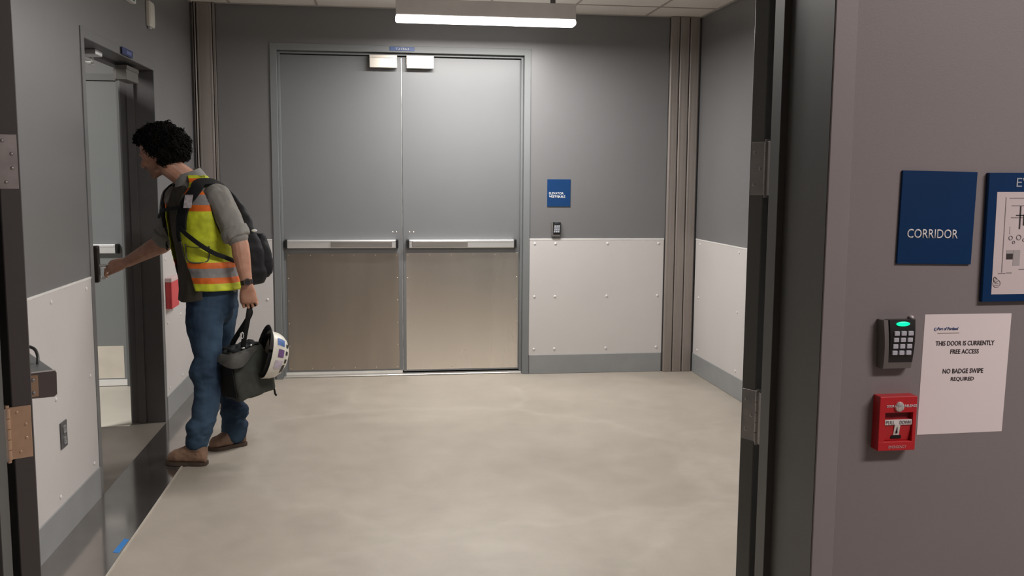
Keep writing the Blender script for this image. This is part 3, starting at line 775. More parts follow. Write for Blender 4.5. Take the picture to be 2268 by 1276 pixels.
# left wall things
bm = B(); box(bm, XL+.0, XL+.004, 5.285, 5.50, 2.162, 2.200, .001, 1)
t = thing('room_number_sign', (XL, 5.39, 2.162), 'small blue door number sign above the open left door', 'sign')
bm.transform(T(.0125, 0, 0)); obj('sign_plate', bm, mat('left_sign_blue', (.015, .03, .13), .35), t)
bm = B(); box(bm, XL+.0166, XL+.0171, 5.37, 5.47, 2.172, 2.190); obj('number_panel', bm, mat('left_sign_pale', (.10, .13, .30), .4), t)
t = thing('wall_sounder', (XL, 6.0, 2.39), 'cream wall sounder box high on the left wall beyond the open door', 'alarm')
bm = B(); box(bm, XL, XL+.024, 5.900, 6.020, 2.400, 2.545, .006, 2); obj('housing', bm, CREAM, t)
bm = B(); box(bm, XL+.023, XL+.027, 5.908, 6.012, 2.41, 2.535, .0015, 1); obj('front_grille', bm, CREAM, t)
bm = B(); box(bm, XL+.003, XL+.02, 5.92, 5.96, 2.386, 2.401, .003, 1); obj('clear_strobe', bm, mat('smoky_strobe', (.4, .4, .4), .2), t)
t = thing('exit_sign', (XL, 5.47, 2.45), 'green and white sign high on the left wall, cut by the top of the photo', 'sign')
bm = B(); box(bm, XL, XL+.03, 5.26, 5.56, 2.462, 2.66, .004, 2); obj('housing', bm, WHITEPL, t)
bm = B(); box(bm, XL+.030, XL+.033, 5.27, 5.52, 2.468, 2.645); obj('green_face', bm, GREENS, t)
t = thing('power_outlet', (XL, 4.125, .39), 'dark grey double power outlet low on the left wall guard panel', 'outlet')
x = XL+.006
bm = B(); box(bm, x, x+.006, 4.087, 4.165, .386, .498, .002, 2); pl = obj('cover_plate', bm, mat('dark_outlet_plate', (.085, .085, .09), .4), t)
for z in (.418, .466):
    bm = B(); box(bm, x+.005, x+.009, 4.108, 4.146, z-.016, z+.016, .006, 3); so = obj('socket', bm, mat('grey_socket', (.26, .26, .27), .4), t)
    bm = B()
    for yy_ in (4.120, 4.134): box(bm, x+.0088, x+.0094, yy_-.0012, yy_+.0012, z-.002, z+.009)
    cyl(bm, (x+.0085, 4.127, z-.008), (x+.0094, 4.127, z-.008), .0025, 10); obj('slot', bm, BLACKG, so)
bm = B(); cyl(bm, (x+.005, 4.127, .442), (x+.0075, 4.127, .442), .003, 10); obj('screw', bm, NICKEL, t)
t = thing('red_wall_box', (XL, 6.22, .70), 'small red wall box with pale top on the far left guard panel, behind the man', 'box')
bm = B(); box(bm, XL+.006, XL+.045, 6.125, 6.330, .700, .868, .003, 1); obj('housing', bm, REDL, t)
bm = B(); box(bm, XL+.006, XL+.047, 6.122, 6.333, .868, .895, .003, 1); obj('top_cap', bm, mat('pale_pink_cap', (.66, .50, .50), .5), t)
bm = B(); prism(bm, [V((-1.093, 3.897, .0041)), V((-1.067, 3.886, .0041)), V((-1.0625, 4.035, .0041)), V((-1.086, 4.046, .0041))], (0, 0, .0006))
tag(obj('tape_strip', bm, TAPE), 'short strip of blue painters tape on the dark floor plate', 'tape')

# ================================================================== THE MAN
PY = 5.28
def dirs(phi):
    """facing (towards the left of the room, turned phi degrees towards the camera) and the figure's own left"""
    a = math.radians(phi)
    return V((-math.cos(a), -math.sin(a), 0)), V((math.sin(a), -math.cos(a), 0))
# torso rings: (py, px centre, depth Y, half width, half depth, turn)
TOR = [(690, 470, 5.28, .165, .118, 20), (665, 469, 5.28, .176, .126, 22), (640, 468, 5.28, .174, .126, 24), (600, 461, 5.28, .164, .128, 28),
       (560, 452, 5.28, .164, .132, 32), (520, 446, 5.28, .172, .136, 35), (480, 442, 5.28, .184, .138, 36), (450, 439, 5.285, .190, .130, 36),
       (430, 437, 5.29, .186, .114, 36), (415, 434, 5.29, .158, .098, 34), (403, 430, 5.29, .112, .084, 30), (392, 423, 5.29, .074, .070, 24), (384, 416, 5.29, .060, .062, 18)]
def tor(py):
    for a, b in zip(TOR[:-1], TOR[1:]):
        if a[0] >= py >= b[0]:
            t = (a[0]-py)/(a[0]-b[0]); return [x+(y-x)*t for x, y in zip(a, b)]
    return list(TOR[0] if py > TOR[0][0] else TOR[-1])
def tpt(py, th, off=0.):
    """point on the torso: th degrees from the front towards the figure's left"""
    r = tor(py); c = at(r[1], py, r[2]); f, l = dirs(r[5]); a = math.radians(th)
    ca, sa = math.cos(a), math.sin(a); e = 2/2.3
    return c + f*((r[4]+off)*math.copysign(abs(ca)**e, ca)) + l*((r[3]+off)*math.copysign(abs(sa)**e, sa))
def tnrm(py, th):
    a = tpt(py, th+4) - tpt(py, th-4); b = tpt(py-4, th) - tpt(py+4, th)
    n = a.cross(b).normalized(); r = tor(py); c = at(r[1], py, r[2])
    return n if n.dot(tpt(py, th)-c) > 0 else -n

def remesh(o, size, smooth=4, fac=.5):
    md = o.modifiers.new('r', 'REMESH'); md.mode = 'VOXEL'; md.voxel_size = size; md.adaptivity = 0
    sm = o.modifiers.new('s', 'SMOOTH'); sm.iterations = smooth; sm.factor = fac
    me = evalmesh(o); o.modifiers.clear()
    old = o.data; mats = [m for m in old.materials]; o.data = me; bpy.data.meshes.remove(old)
    me.name = o.name; me.materials.clear()
    for m in mats: me.materials.append(m)
    for p in me.polygons: p.use_smooth = True
    return o

def wrinkle(o, amp, sc, stretch=(1, 1, 1), seed=0., fn=None):
    me = o.data; off = o.matrix_world.translation if not o.parent else wloc(o.parent)
    ns = [v.normal.copy() for v in me.vertices]
    for v, n in zip(me.vertices, ns):
        p = v.co + off
        q = V((p.x*stretch[0], p.y*stretch[1], p.z*stretch[2]))*sc + V((seed, seed*1.7, 0))
        k = noise.noise(q) + .5*noise.noise(q*2.1)
        a = amp*(fn(p) if fn else 1.)
        v.co += n*(k*a)
    me.update()

man = thing('person', (at(440, 1030, 5.2).x, 5.25, 0), 'dark-haired man in orange and yellow safety vest and jeans, reaching for the left door handle', 'person')

# joints
SHL = at(482, 431, 5.15); ELL = at(529, 535, 5.10); WRL = at(547, 630, 5.07)
SHR = at(386, 432, 5.42); ELR = at(366, 535, 5.50); WRR = at(281, 581, 5.66)
HIPL = at(462, 672, 5.20); KNL = at(456, 828, 5.12); ANL = at(438, 985, 5.10)
HIPR = at(480, 672, 5.36); KNR = at(503, 828, 5.40); ANR = at(518, 960, 5.44)

# ---- head axes
hy, hp = math.radians(-14), math.radians(23)        # turned slightly away from the camera, looking down
hf0, hl = dirs(-14)
HF = (hf0*math.cos(hp) + V((0, 0, -math.sin(hp)))).normalized()
HL = hl.normalized(); HU = HF.cross(HL).normalized()
if HU.z < 0: HU = -HU
HC = at(352, 338, 5.28)
MH = Matrix(((HF.x, HL.x, HU.x), (HF.y, HL.y, HU.y), (HF.z, HL.z, HU.z)))
def hpnt(x, y, z): return HC + HF*x + HL*y + HU*z
def hell(bm, c, r, n=20): ell(bm, hpnt(*c), r, MH, n, 14)

def hand(bm, W, d, n, s, L=.185, curl=(50, 60, 40), thumb=(35, 25), spread=.5, tn=.45):
    """hand from the wrist W: d along the palm, n out of the palm, s to the thumb side"""
    d = V(d).normalized(); n = V(n); n = (n - d*n.dot(d)).normalized(); s = V(s); s = (s - d*s.dot(d) - n*s.dot(n)).normalized()
    pl = L*.50
    rs = []
    for t, w, h in ((-.12, .029, .022), (0., .030, .021), (.2, .036, .019), (.5, .042, .017), (.8, .043, .0155), (1.0, .041, .013), (1.06, .036, .009)):
        rs.append(ring(W + d*(pl*t), s, n, w, h, 18, 2.4))
    loft(bm, rs)
    fl = [.078, .086, .081, .064]
    for i in range(4):
        y = .0325 - .0215*i
        base = W + d*(pl*(.93 - .02*abs(i-1.2))) + s*y + n*.001
        r0 = .0088 if i < 3 else .0076
        dirv = (d + s*(spread*.10*(1.5-i))).normalized()
        pts = [base - dirv*.02, base]; rr = [r0*1.05, r0*1.08]
        seg = [fl[i]*.46, fl[i]*.31, fl[i]*.23]; p = base; cur = dirv; a = 0
        for k in range(3):
            a += math.radians(curl[k] + i*3)
            dv = (dirv*math.cos(a) + n*math.sin(a)).normalized()
            p = p + dv*seg[k]
            mid = pts[-1].lerp(p, .5)
            pts += [mid, p]; rr += [r0*(1-.06*k)*.98, r0*(1-.08*(k+1))*1.02]
        tube(bm, pts, rr, 10, round_ends=True)
    # thumb
    b = W + d*(pl*.22) + s*.024 + n*.006
    t1 = (d*math.cos(math.radians(thumb[0])) + s*math.sin(math.radians(thumb[0]))*.9 + n*tn).normalized()
    t2 = (t1 + d*.5 + n*math.sin(math.radians(thumb[1]))*tn*2 - s*.15).normalized()
    t3 = (t2 + n*.35 - s*.25).normalized()
    pts = [b - t1*.012, b + t1*.022, b + t1*.045, b + t1*.045 + t2*.028, b + t1*.045 + t2*.028 + t3*.026]
    tube(bm, pts, [.014, .0145, .0118, .0112, .0092], 10, round_ends=True)

# ---- the body: head, neck, trunk, arms, hands and legs as one surface
bm = B()
# skull, face
hell(bm, (-.012, 0, .040), (.098, .078, .084)); hell(bm, (.022, 0, .012), (.072, .070, .075))
hell(bm, (.036, 0, -.040), (.054, .058, .072)); hell(bm, (.030, 0, -.078), (.056, .052, .036)); hell(bm, (.074, 0, -.100), (.020, .024, .018))
hell(bm, (.058, 0, -.086), (.034, .040, .028))
tube(bm, [hpnt(.086, 0, .016), hpnt(.098, 0, -.006), hpnt(.113, 0, -.028), hpnt(.108, 0, -.040)], [.0085, .0095, .0125, .0105], 10, round_ends=True)
for s in (-1, 1):
    hell(bm, (.098, s*.0125, -.036), (.010, .008, .008), 12)
    hell(bm, (.076, s*.030, .021), (.0145, .026, .0085), 14)
    hell(bm, (.070, s*.034, -.026), (.022, .022, .020), 14)
    hell(bm, (-.010, s*.077, -.014), (.020, .010, .031), 14)
    hell(bm, (.076, s*.031, .003), (.011, .015, .0085), 12)
hell(bm, (.088, 0, -.060), (.013, .024, .0065), 14); hell(bm, (.086, 0, -.0715), (.012, .020, .0065), 14)
# neck
nb = at(421, 402, 5.29)
tube(bm, [hpnt(-.02, 0, -.03), hpnt(-.022, 0, -.085), (hpnt(-.03, 0, -.10)+nb)/2, nb, nb+V((.03, 0, -.06))], [.062, .059, .058, .064, .09], 18)
# trunk
loft(bm, [ring(at(r[1], r[0], r[2]), dirs(r[5])[0], dirs(r[5])[1], r[4]-.016, r[3]-.016, 24, 2.3) for r in TOR[:-2]])
def limb(bm, pts, rr, k=5, n=14):
    P = spline(pts, k); R = []
    for i in range(len(pts)-1):
        for j in range(k): R.append(rr[i] + (rr[i+1]-rr[i])*j/k)
    R.append(rr[-1]); tube(bm, P, R, n, round_ends=True)
# arms
fa = lambda a, b, t: a.lerp(b, t)
limb(bm, [fa(SHL, HC, .12)+V((0, .05, -.06)), SHL, fa(SHL, ELL, .5), ELL, fa(ELL, WRL, .3), fa(ELL, WRL, .7), WRL], [.045, .046, .045, .046, .047, .036, .028])
limb(bm, [fa(SHR, HC, .12)+V((0, -.05, -.06)), SHR, fa(SHR, ELR, .5), ELR, fa(ELR, WRR, .3), fa(ELR, WRR, .7), WRR], [.045, .046, .045, .049, .050, .038, .030])
hand(bm, WRL, (.10, .03, -1), (.12, 1, 0), (-1, .12, 0), L=.19, curl=(14, 84, 52), thumb=(24, 14), tn=.20, spread=.35)
hand(bm, WRR, (-.97, .14, -.20), (-.15, .62, -.77), (.05, -.75, -.4), L=.20, curl=(14, 46, 40), thumb=(14, 14), tn=.22)
# legs
for h_, k_, a_ in ((HIPL, KNL, ANL), (HIPR, KNR, ANR)):
    limb(bm, [h_+V((0, 0, .06)), h_, fa(h_, k_, .5), k_, fa(k_, a_, .35), a_, a_+V((0, 0, -.03))], [.07, .070, .058, .046, .046, .036, .036])
body = obj('body', bm, SKINM, man)
remesh(body, .0033, 2, .5)
me = body.data; off = wloc(man)
st = me.attributes.new('stubble', 'FLOAT', 'POINT')
vals = []
for v in me.vertices:
    p = v.co + off - HC
    x, y, z = p.dot(HF), p.dot(HL), p.dot(HU)
    k = 0.
    if abs(x) < .2 and abs(y) < .12 and -.14 < z < .06:
        if z < -.045 and x > .0: k = max(k, .55*min(1, (-.045-z)/.03)*min(1, x/.03+.3))
        if z < -.046 and x > .070 and abs(y) < .034: k = max(k, .75)
        if -.053 < z < -.042 and x > .08: k = .6
        if abs(z+.0655) < .008 and x > .083 and abs(y) < .021: k = .28
        k *= .75 + .5*noise.noise(v.co*160)
    vals.append(max(0., min(1., k)))
st.data.foreach_set('value', vals)
# brows and eyes
for s in (-1, 1):
    bm = B(); tube(bm, [hpnt(.090, s*.014, .021), hpnt(.089, s*.028, .026), hpnt(.078, s*.043, .022)], [.0028, .0038, .0022], 8, round_ends=True)
    obj('eyebrow', bm, HAIRM, man, smooth=True)
    bm = B(); ell(bm, hpnt(.0815, s*.031, .002), (.0075, .0115, .0048), MH, 14, 10)
    obj('eye', bm, mat('dark_eye', (.05, .035, .03), .25), man, smooth=True)

# ---- hair: a volume of loose curls
bm = B()
hell(bm, (-.030, 0, .068), (.108, .098, .076)); hell(bm, (.022, 0, .104), (.062, .074, .034)); hell(bm, (.058, 0, .096), (.024, .055, .018)); hell(bm, (-.088, 0, .012), (.080, .090, .088)); hell(bm, (-.080, 0, -.045), (.064, .080, .048))
for s in (-1, 1):
    hell(bm, (-.020, s*.075, .036), (.056, .028, .052)); hell(bm, (-.050, s*.07, -.035), (.042, .030, .050))
hair = obj('hair', bm, HAIRM, man)
remesh(hair, .006, 2)
wrinkle(hair, .012, 26, seed=3.)
bm = B(); bm.from_mesh(hair.data)
bm.verts.ensure_lookup_table()
rng = random.Random(5)
vs = [v for v in bm.verts]
seeds = rng.sample(range(len(vs)), 1700)
roots = [(vs[i].co.copy(), vs[i].normal.copy()) for i in seeds]
for co_, no_ in roots:
    if no_.length < .5: continue
    q_ = co_ + wloc(man) - HC; lx, lz = q_.dot(HF), q_.dot(HU)
    if (lx > .015 and lz < .075) or lz < -.075: continue
    u, v = frame_of(no_, V((rng.uniform(-1, 1), rng.uniform(-1, 1), rng.uniform(-1, 1))))
    down = V((rng.uniform(-.2, .5), 0, -1)); tdir = (down - no_*down.dot(no_))
    tdir = (tdir.normalized() if tdir.length > .1 else u) + u*rng.uniform(-.9, .9)
    tdir.normalize(); sdir = no_.cross(tdir)
    L = rng.uniform(.022, .045) * (.45 if lx > .03 else 1.); ra = rng.uniform(.004, .009); ph = rng.uniform(0, 6.28)
    pts = []
    for i in range(9):
        t = i/8
        pts.append(co_ + no_*(-.006 + .013*math.sin(t*2.6)) + tdir*(L*t) + sdir*(ra*math.sin(ph+t*7)) + no_*(ra*.8*math.cos(ph+t*7)))
    tube(bm, pts, [.0029*(1-.75*(i/8)**2) for i in range(9)], 5)
bm.normal_update()
me = bpy.data.meshes.new('hair'); bm.to_mesh(me); bm.free(); me.materials.append(HAIRM)
for p in me.polygons: p.use_smooth = True
hair.data = me

def strip(bm, rows, th):
    """rows: list of rows of points, thickened"""
    g = [[bm.verts.new(p) for p in r] for r in rows]
    fs = []
    for a, b in zip(g[:-1], g[1:]):
        for i in range(len(a)-1): fs.append(bm.faces.new((a[i], a[i+1], b[i+1], b[i])))
    bmesh.ops.recalc_face_normals(bm, faces=fs)
    bmesh.ops.solidify(bm, geom=fs, thickness=th)
    return bm
# ---- shirt with rolled sleeves and collar
bm = B()
rs = []
for r in [list(tor(646))] + TOR[2:-2]:
    py = r[0]
    f, l = dirs(r[5]); rs.append(ring(at(r[1], py, r[2]), f, l, r[4]-.004, r[3]-.004, 28, 2.3))
loft(bm, rs)
CUL = fa(SHL, ELL, .86); CUR = fa(SHR, ELR, .92)
limb(bm, [fa(SHL, HC, .10)+V((-.02, .06, -.05)), SHL+V((0, 0, -.01)), fa(SHL, ELL, .45), CUL], [.062, .066, .066, .066])
limb(bm, [fa(SHR, HC, .10)+V((.02, -.05, -.05)), SHR+V((0, 0, -.01)), fa(SHR, ELR, .45), CUR], [.062, .064, .064, .064])
shirt = obj('shirt', bm, SHIRTM, man)
remesh(shirt, .006, 3)
wrinkle(shirt, .0055, 16, (1, 1, .55), 1.)
# shirt front in the vest opening and below the vest, its shade put into the colour
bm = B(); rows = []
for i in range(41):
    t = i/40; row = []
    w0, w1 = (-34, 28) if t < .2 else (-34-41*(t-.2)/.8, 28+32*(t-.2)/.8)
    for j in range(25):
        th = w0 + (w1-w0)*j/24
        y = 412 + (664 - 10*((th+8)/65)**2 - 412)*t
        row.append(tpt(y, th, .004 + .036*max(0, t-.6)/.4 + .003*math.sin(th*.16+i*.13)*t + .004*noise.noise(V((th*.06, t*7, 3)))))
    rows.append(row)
strip(bm, rows, .003); obj('shirt_front', bm, mat('shaded_shirt_cloth', (.075, .066, .054), .85, var=.12, scale=25, bump=.25, bscale=320, spec=.2), shirt, smooth=60)
# rolled cuffs
for c_, e_, sh in ((CUL, ELL, SHL), (CUR, ELR, SHR)):
    d_ = (e_-sh).normalized()
    bm = B(); tube(bm, [c_-d_*.038, c_-d_*.034, c_-d_*.010, c_+d_*.016, c_+d_*.022], [.066, .0725, .074, .0725, .064], 24)
    cf = obj('rolled_cuff', bm, SHIRTM, shirt); remesh(cf, .005, 2); wrinkle(cf, .004, 30, (1, 1, .5), 2.)
# collar: two leaves standing around the neck
NCK = at(417, 392, 5.29); nd = (HC-nb).normalized()
cf_, cl_ = dirs(22)
cu_ = (V((0, 0, 1)) + cf_*.25).normalized(); cff = (cf_ - cu_*cf_.dot(cu_)).normalized()
bm = B(); rows = [[], [], []]
for i in range(25):
    th = math.radians(22 + (360-44)*i/24)
    o_ = cff*(.070*math.cos(th)) + cl_*(.072*math.sin(th))
    back = .5-.5*math.cos(th)
    fl = .030 - .020*back
    rows[0].append(NCK + o_*.98 - cu_*.012)
    rows[1].append(NCK + o_*1.02 + cu_*(.022+.014*back))
    rows[2].append(NCK + o_*1.36 - cu_*(fl+.006))
strip(bm, rows, .003); obj('collar', bm, mat('pale_shirt_collar', (.23, .225, .21), .85, var=.08, scale=30, bump=.2, bscale=320), shirt, smooth=50)
# ---- jeans
bm = B()
def leg(L):
    P = [at(x, y, Y) for x, y, Y, r in L]; limb(bm, P, [q[3] for q in L], 4, 22)
leg([(466, 640, 5.22, .110), (460, 680, 5.20, .112), (453, 717, 5.17, .098), (457, 757, 5.15, .083), (459, 794, 5.13, .071), (452, 822, 5.12, .077), (457, 846, 5.12, .069),
     (459, 880, 5.11, .069), (454, 908, 5.11, .069), (450, 932, 5.10, .060), (443, 946, 5.10, .067), (440, 962, 5.10, .064), (436, 977, 5.10, .063)])
leg([(480, 640, 5.34, .110), (484, 680, 5.35, .108), (483, 717, 5.36, .096), (484, 757, 5.37, .082), (490, 800, 5.39, .072), (499, 830, 5.40, .074), (508, 862, 5.42, .067),
     (514, 890, 5.43, .066), (518, 912, 5.44, .075), (518, 930, 5.44, .070), (519, 945, 5.44, .075), (518, 957, 5.44, .072)])
f, l = dirs(20)
loft(bm, [ring(at(x, y, 5.28), f, l, b, a, 24, 2.3) for y, x, a, b in ((712, 472, .10, .08), (698, 470, .150, .110), (675, 468, .176, .128), (645, 468, .178, .128), (615, 466, .165, .126))])
jeans = obj('jeans', bm, JEANM, man); remesh(jeans, .006, 3)
zk, za = KNL.z, .10
def jw(p):
    k = .55
    k += 1.3*math.exp(-((p.z-zk)/.09)**2) + 1.7*math.exp(-((p.z-.19)/.08)**2) + .5*math.exp(-((p.z-.82)/.06)**2)
    return k
wrinkle(jeans, .006, 13, (1, 1, 1.6), 4., jw)

# ---- boots
def boot(heel, toe, lift, cuffc):
    heel, toe = V(heel), V(toe)
    d = (toe-heel); L = d.length; d.normalize(); s = d.cross(V((0, 0, 1))).normalized(); u = s.cross(d).normalized()
    prof = [(-.03, .024, 0, .070), (.03, .034, 0, .100), (.16, .038, 0, .115), (.32, .038, 0, .112), (.46, .041, 0, .094), (.60, .046, 0, .076), (.75, .049, 0, .060), (.88, .044, 0, .050), (.97, .032, 0, .038), (1.02, .014, 0, .022)]
    bm = B(); rs = []
    for t, w, hh, zc in prof:
        top = zc*1.0
        c = heel + d*(L*t) + u*(.014 + top*.5)
        rs.append(ring(c, s, u, w, top*.5 + .004, 18, 2.5))
    loft(bm, rs)
    ac = heel + d*(L*.20) + u*.08
    tube(bm, [ac, ac + (cuffc-ac)*.6, cuffc], [.046, .047, .048], 18)
    b = obj('boot', bm, BOOTM, man); remesh(b, .005, 3); wrinkle(b, .003, 30, seed=9.)
    bm = B(); out = []
    for t, w in ((-.06, .018), (-.02, .030), (.08, .038), (.25, .038), (.40, .036), (.55, .044), (.70, .050), (.85, .048), (.95, .038), (1.02, .024), (1.06, .008)):
        out.append((t, w))
    pts = [heel + d*(L*t) + s*w for t, w in out] + [heel + d*(L*t) - s*w for t, w in reversed(out)]
    prism(bm, pts, u*.018); obj('sole', bm, SOLEM, b)
    bm = B()
    for k in range(4):
        t = .30 + .075*k; zz = .132 - .013*k
        c = heel + d*(L*t) + u*zz
        tube(bm, [c - s*.022 - u*.006, c + u*.004, c + s*.022 - u*.006], .003, 6)
    obj('laces', bm, SOLEM, b)
hl_ = at(455, 1029, 5.09); hl_.z = .001
tl_ = at(373, 1024, 5.12); tl_.z = .008
boot(hl_, tl_, .02, ANL + V((0, 0, .02)))
bt = at(466, 996, 5.36); bt.z = .002
bh = at(541, 982, 5.46); bh.z = .002
boot(bh, bt, 0, ANR + V((0, 0, .02)))

# ---- hi-vis vest: open in front, cut out at the armholes
LEDGE = [(640, 46), (620, 40), (600, 33), (560, 23), (520, 18), (480, 15), (455, 16), (430, 24), (412, 42), (400, 58), (388, 75)]
REDGE = [(640, -40), (620, -38), (600, -34), (560, -29), (520, -25), (480, -22), (455, -24), (430, -32), (412, -46), (400, -60), (388, -75)]
def interp(tab, y):
    for (a, va), (b, vb) in zip(tab[:-1], tab[1:]):
        if a >= y >= b: return va + (vb-va)*(a-y)/(a-b)
    return tab[0][1] if y > tab[0][0] else tab[-1][1]
bm = B(); lay = bm.verts.layers.float.new('band')
NR, NC = 84, 110
g = {}
for i in range(NR+1):
    py = 636 - (636-388)*i/NR
    le, re = interp(LEDGE, py), interp(REDGE, py)
    for j in range(NC+1):
        th = le + (360+re-le)*j/NC
        flare = .020 + .018*max(0, (py-560)/76)
        sag = 0
        p = tpt(py, th, flare)
        q = p*14
        n = tnrm(py, th)
        p = p + n*(.006*noise.noise(V((q.x, q.y, q.z*.6))) + .003*noise.noise(p*38))
        v = bm.verts.new(p); v[lay] = i/NR; g[i, j] = v
def arm_d(p, a, b):
    ab = b-a; t = max(-.3, min(1, (p-a).dot(ab)/ab.length_squared)); return (p-(a+ab*t)).length
for i in range(NR):
    for j in range(NC):
        q = (g[i, j], g[i+1, j], g[i+1, j+1], g[i, j+1])
        c = sum((v.co for v in q), V())/4
        if arm_d(c, SHL, ELL) < .072 or arm_d(c, SHR, ELR) < .072: continue
        bm.faces.new(q)
bmesh.ops.delete(bm, geom=[v for v in bm.verts if not v.link_faces], context='VERTS')
def snap(v, a, b, R_):
    ab = b-a; t = max(-.3, min(1, (v.co-a).dot(ab)/ab.length_squared)); q = a+ab*t; d = (v.co-q).length
    if d < R_+.030 and d > .01: v.co = q + (v.co-q)*(R_/d); return True
bnd = {v for e in bm.edges if e.is_boundary for v in e.verts}
for v in bnd:
    snap(v, SHL, ELL, .070) or snap(v, SHR, ELR, .070)
bmesh.ops.recalc_face_normals(bm, faces=bm.faces)
bmesh.ops.solidify(bm, geom=bm.faces[:], thickness=.003)
vest = obj('safety_vest', bm, VESTM, man, smooth=True)
# grey piping around the pocket and the zip edges
def surf(pts, off): return [tpt(y, a, off) for y, a in pts]
bm = B(); tube(bm, spline(surf([(536, 30), (560, 30), (573, 34), (576, 50), (573, 70), (560, 76), (540, 76)], .0225), 5), .0042, 6)
tube(bm, spline(surf([(541, 33), (543, 52), (541, 73)], .0225), 5), .002, 6)
obj('pocket_piping', bm, GREYBAND, vest, smooth=True)
bm = B(); tube(bm, spline(surf([(y, interp(LEDGE, y)+.5) for y in range(632, 420, -12)], .022), 2), .0035, 6)
obj('zip_edge', bm, GREYBAND, vest, smooth=True)
# armhole binding
bm = B()
d_ = (ELL-SHL).normalized(); u, v_ = frame_of(d_)
# clear badge holder on the chest
bm.free(); bm = B(); c = tpt(444, 44, .060); n = tnrm(444, 44); u, v_ = frame_of(n, V((0, 0, 1)))
prism(bm, [c+u*.035-v_*.022, c+u*.035+v_*.022, c-u*.035+v_*.022, c-u*.035-v_*.022], n*.003)
obj('badge_holder', bm, mat('pale_badge', (.46, .42, .44), .18, var=.35, scale=45), vest)

# ---- wrist watch
wd = (WRL-ELL).normalized(); wc = WRL - wd*.010
bm = B(); tube(bm, [wc-wd*.012, wc+wd*.012], .0325, 24); 
wt = obj('wrist_watch', bm, BLACKP, man, smooth=30)
u = (V((.25, -1, .1)) - wd*V((.25, -1, .1)).dot(wd)).normalized()
bm = B(); cyl(bm, wc+u*.028, wc+u*.040, .019, 24); obj('watch_case', bm, mat('brown_watch_case', (.10, .065, .05), .35, .5), wt, smooth=30)
bm = B(); cyl(bm, wc+u*.040, wc+u*.0405, .014, 24); obj('watch_dial', bm, mat('dark_watch_dial', (.03, .03, .03), .15), wt, smooth=30)

# ---- backpack (a thing of its own, worn on the back)
fB, lB = dirs(34)
back = -fB
pack = thing('backpack', at(548, 632, 5.40), 'black backpack worn on the back of the man in the safety vest', 'backpack')
AX = [(637, .055, .045), (630, .105, .070), (605, .125, .086), (570, .130, .085), (530, .125, .070), (490, .118, .055), (455, .110, .036), (430, .095, .022), (416, .07, .014)]
rs = []
for y, a, b in AX:
    t = (y-416)/220
    r = tor(min(y, 640)); c = at(r[1], y, r[2]) + back*(r[4] + .030 + b*.9)
    rs.append(ring(c, back, lB, b, a, 26, 2.6))
bm = B(); loft(bm, rs); pb = obj('pack_body', bm, PACKM, pack); remesh(pb, .007, 3); wrinkle(pb, .009, 12, seed=6.)
# front pocket bulge
rs = []
for y, a, b in ((622, .06, .03), (610, .10, .045), (580, .115, .055), (545, .11, .05), (520, .08, .03)):
    r = tor(y); c = at(r[1], y, r[2]) + back*(r[4] + .030 + .148)
    rs.append(ring(c, back, lB, b, a, 20, 2.6))
bm = B(); loft(bm, rs); pk = obj('front_pocket', bm, PACKM, pack); remesh(pk, .007, 3); wrinkle(pk, .006, 16, seed=8.)
bm = B(); c = at(563, 511, 5.30); ell(bm, c, (.016, .010, .008)); obj('reflective_tab', bm, mat('silver_tab', (.7, .7, .7), .3), pack, smooth=True)
def ribbon(pts, w, th, offs, k=5, parent=None, name='shoulder_strap', m=STRAPM):
    """strap lying on the torso, pts = (py, theta)"""
    Q = [V((y, a, o)) for (y, a), o in zip(pts, offs)]
    Q = spline(Q, k)
    P = [tpt(q.x, q.y, q.z) for q in Q]; N = [tnrm(q.x, q.y) for q in Q]
    rows = [[], [], []]
    for i, p in enumerate(P):
        t = (P[min(i+1, len(P)-1)] - P[max(i-1, 0)]).normalized()
        s = t.cross(N[i]).normalized()
        rows[0].append(p - s*w/2); rows[1].append(p + N[i]*th*.4); rows[2].append(p + s*w/2)
    bm = B(); strip(bm, rows, th)
    return obj(name, bm, m, parent, smooth=50)
O = .038
ribbon([(505, 26), (480, 28), (455, 33), (435, 42), (418, 58), (404, 78), (400, 100), (404, 125), (418, 145), (440, 160)], .062, .014, [O, O, O, O+.004, O+.012, O+.018, O+.020, O+.014, O, O], parent=pack)
ribbon([(505, -40), (480, -40), (455, -42), (435, -48), (418, -60), (404, -80), (400, -100), (404, -125), (418, -145), (440, -160)], .055, .014, [O]*10, parent=pack)
ribbon([(500, 27), (515, 40), (535, 60), (553, 80), (570, 105), (580, 130)], .022, .005, [O+.008]*6, parent=pack, name='lower_strap')
ribbon([(500, -40), (515, -50), (535, -65), (560, -95), (580, -130)], .022, .005, [O]*5, parent=pack, name='lower_strap')
ribbon([(500, 27), (512, 25), (530, 27)], .024, .005, [O+.006, O+.012, O+.014], parent=pack, name='strap_tail')
ribbon([(456, 30), (460, 15), (463, 0), (466, -20), (470, -40), (474, -52)], .020, .005, [O+.008]*6, parent=pack, name='sternum_strap')
ribbon([(545, -20), (552, -35), (548, -48), (540, -60)], .020, .006, [O, O+.01, O+.02, O+.03], parent=pack, name='strap_tail')
ribbon([(474, -52), (478, -58), (482, -62)], .022, .006, [O+.012, O+.03, O+.05], parent=pack, name='strap_tail')

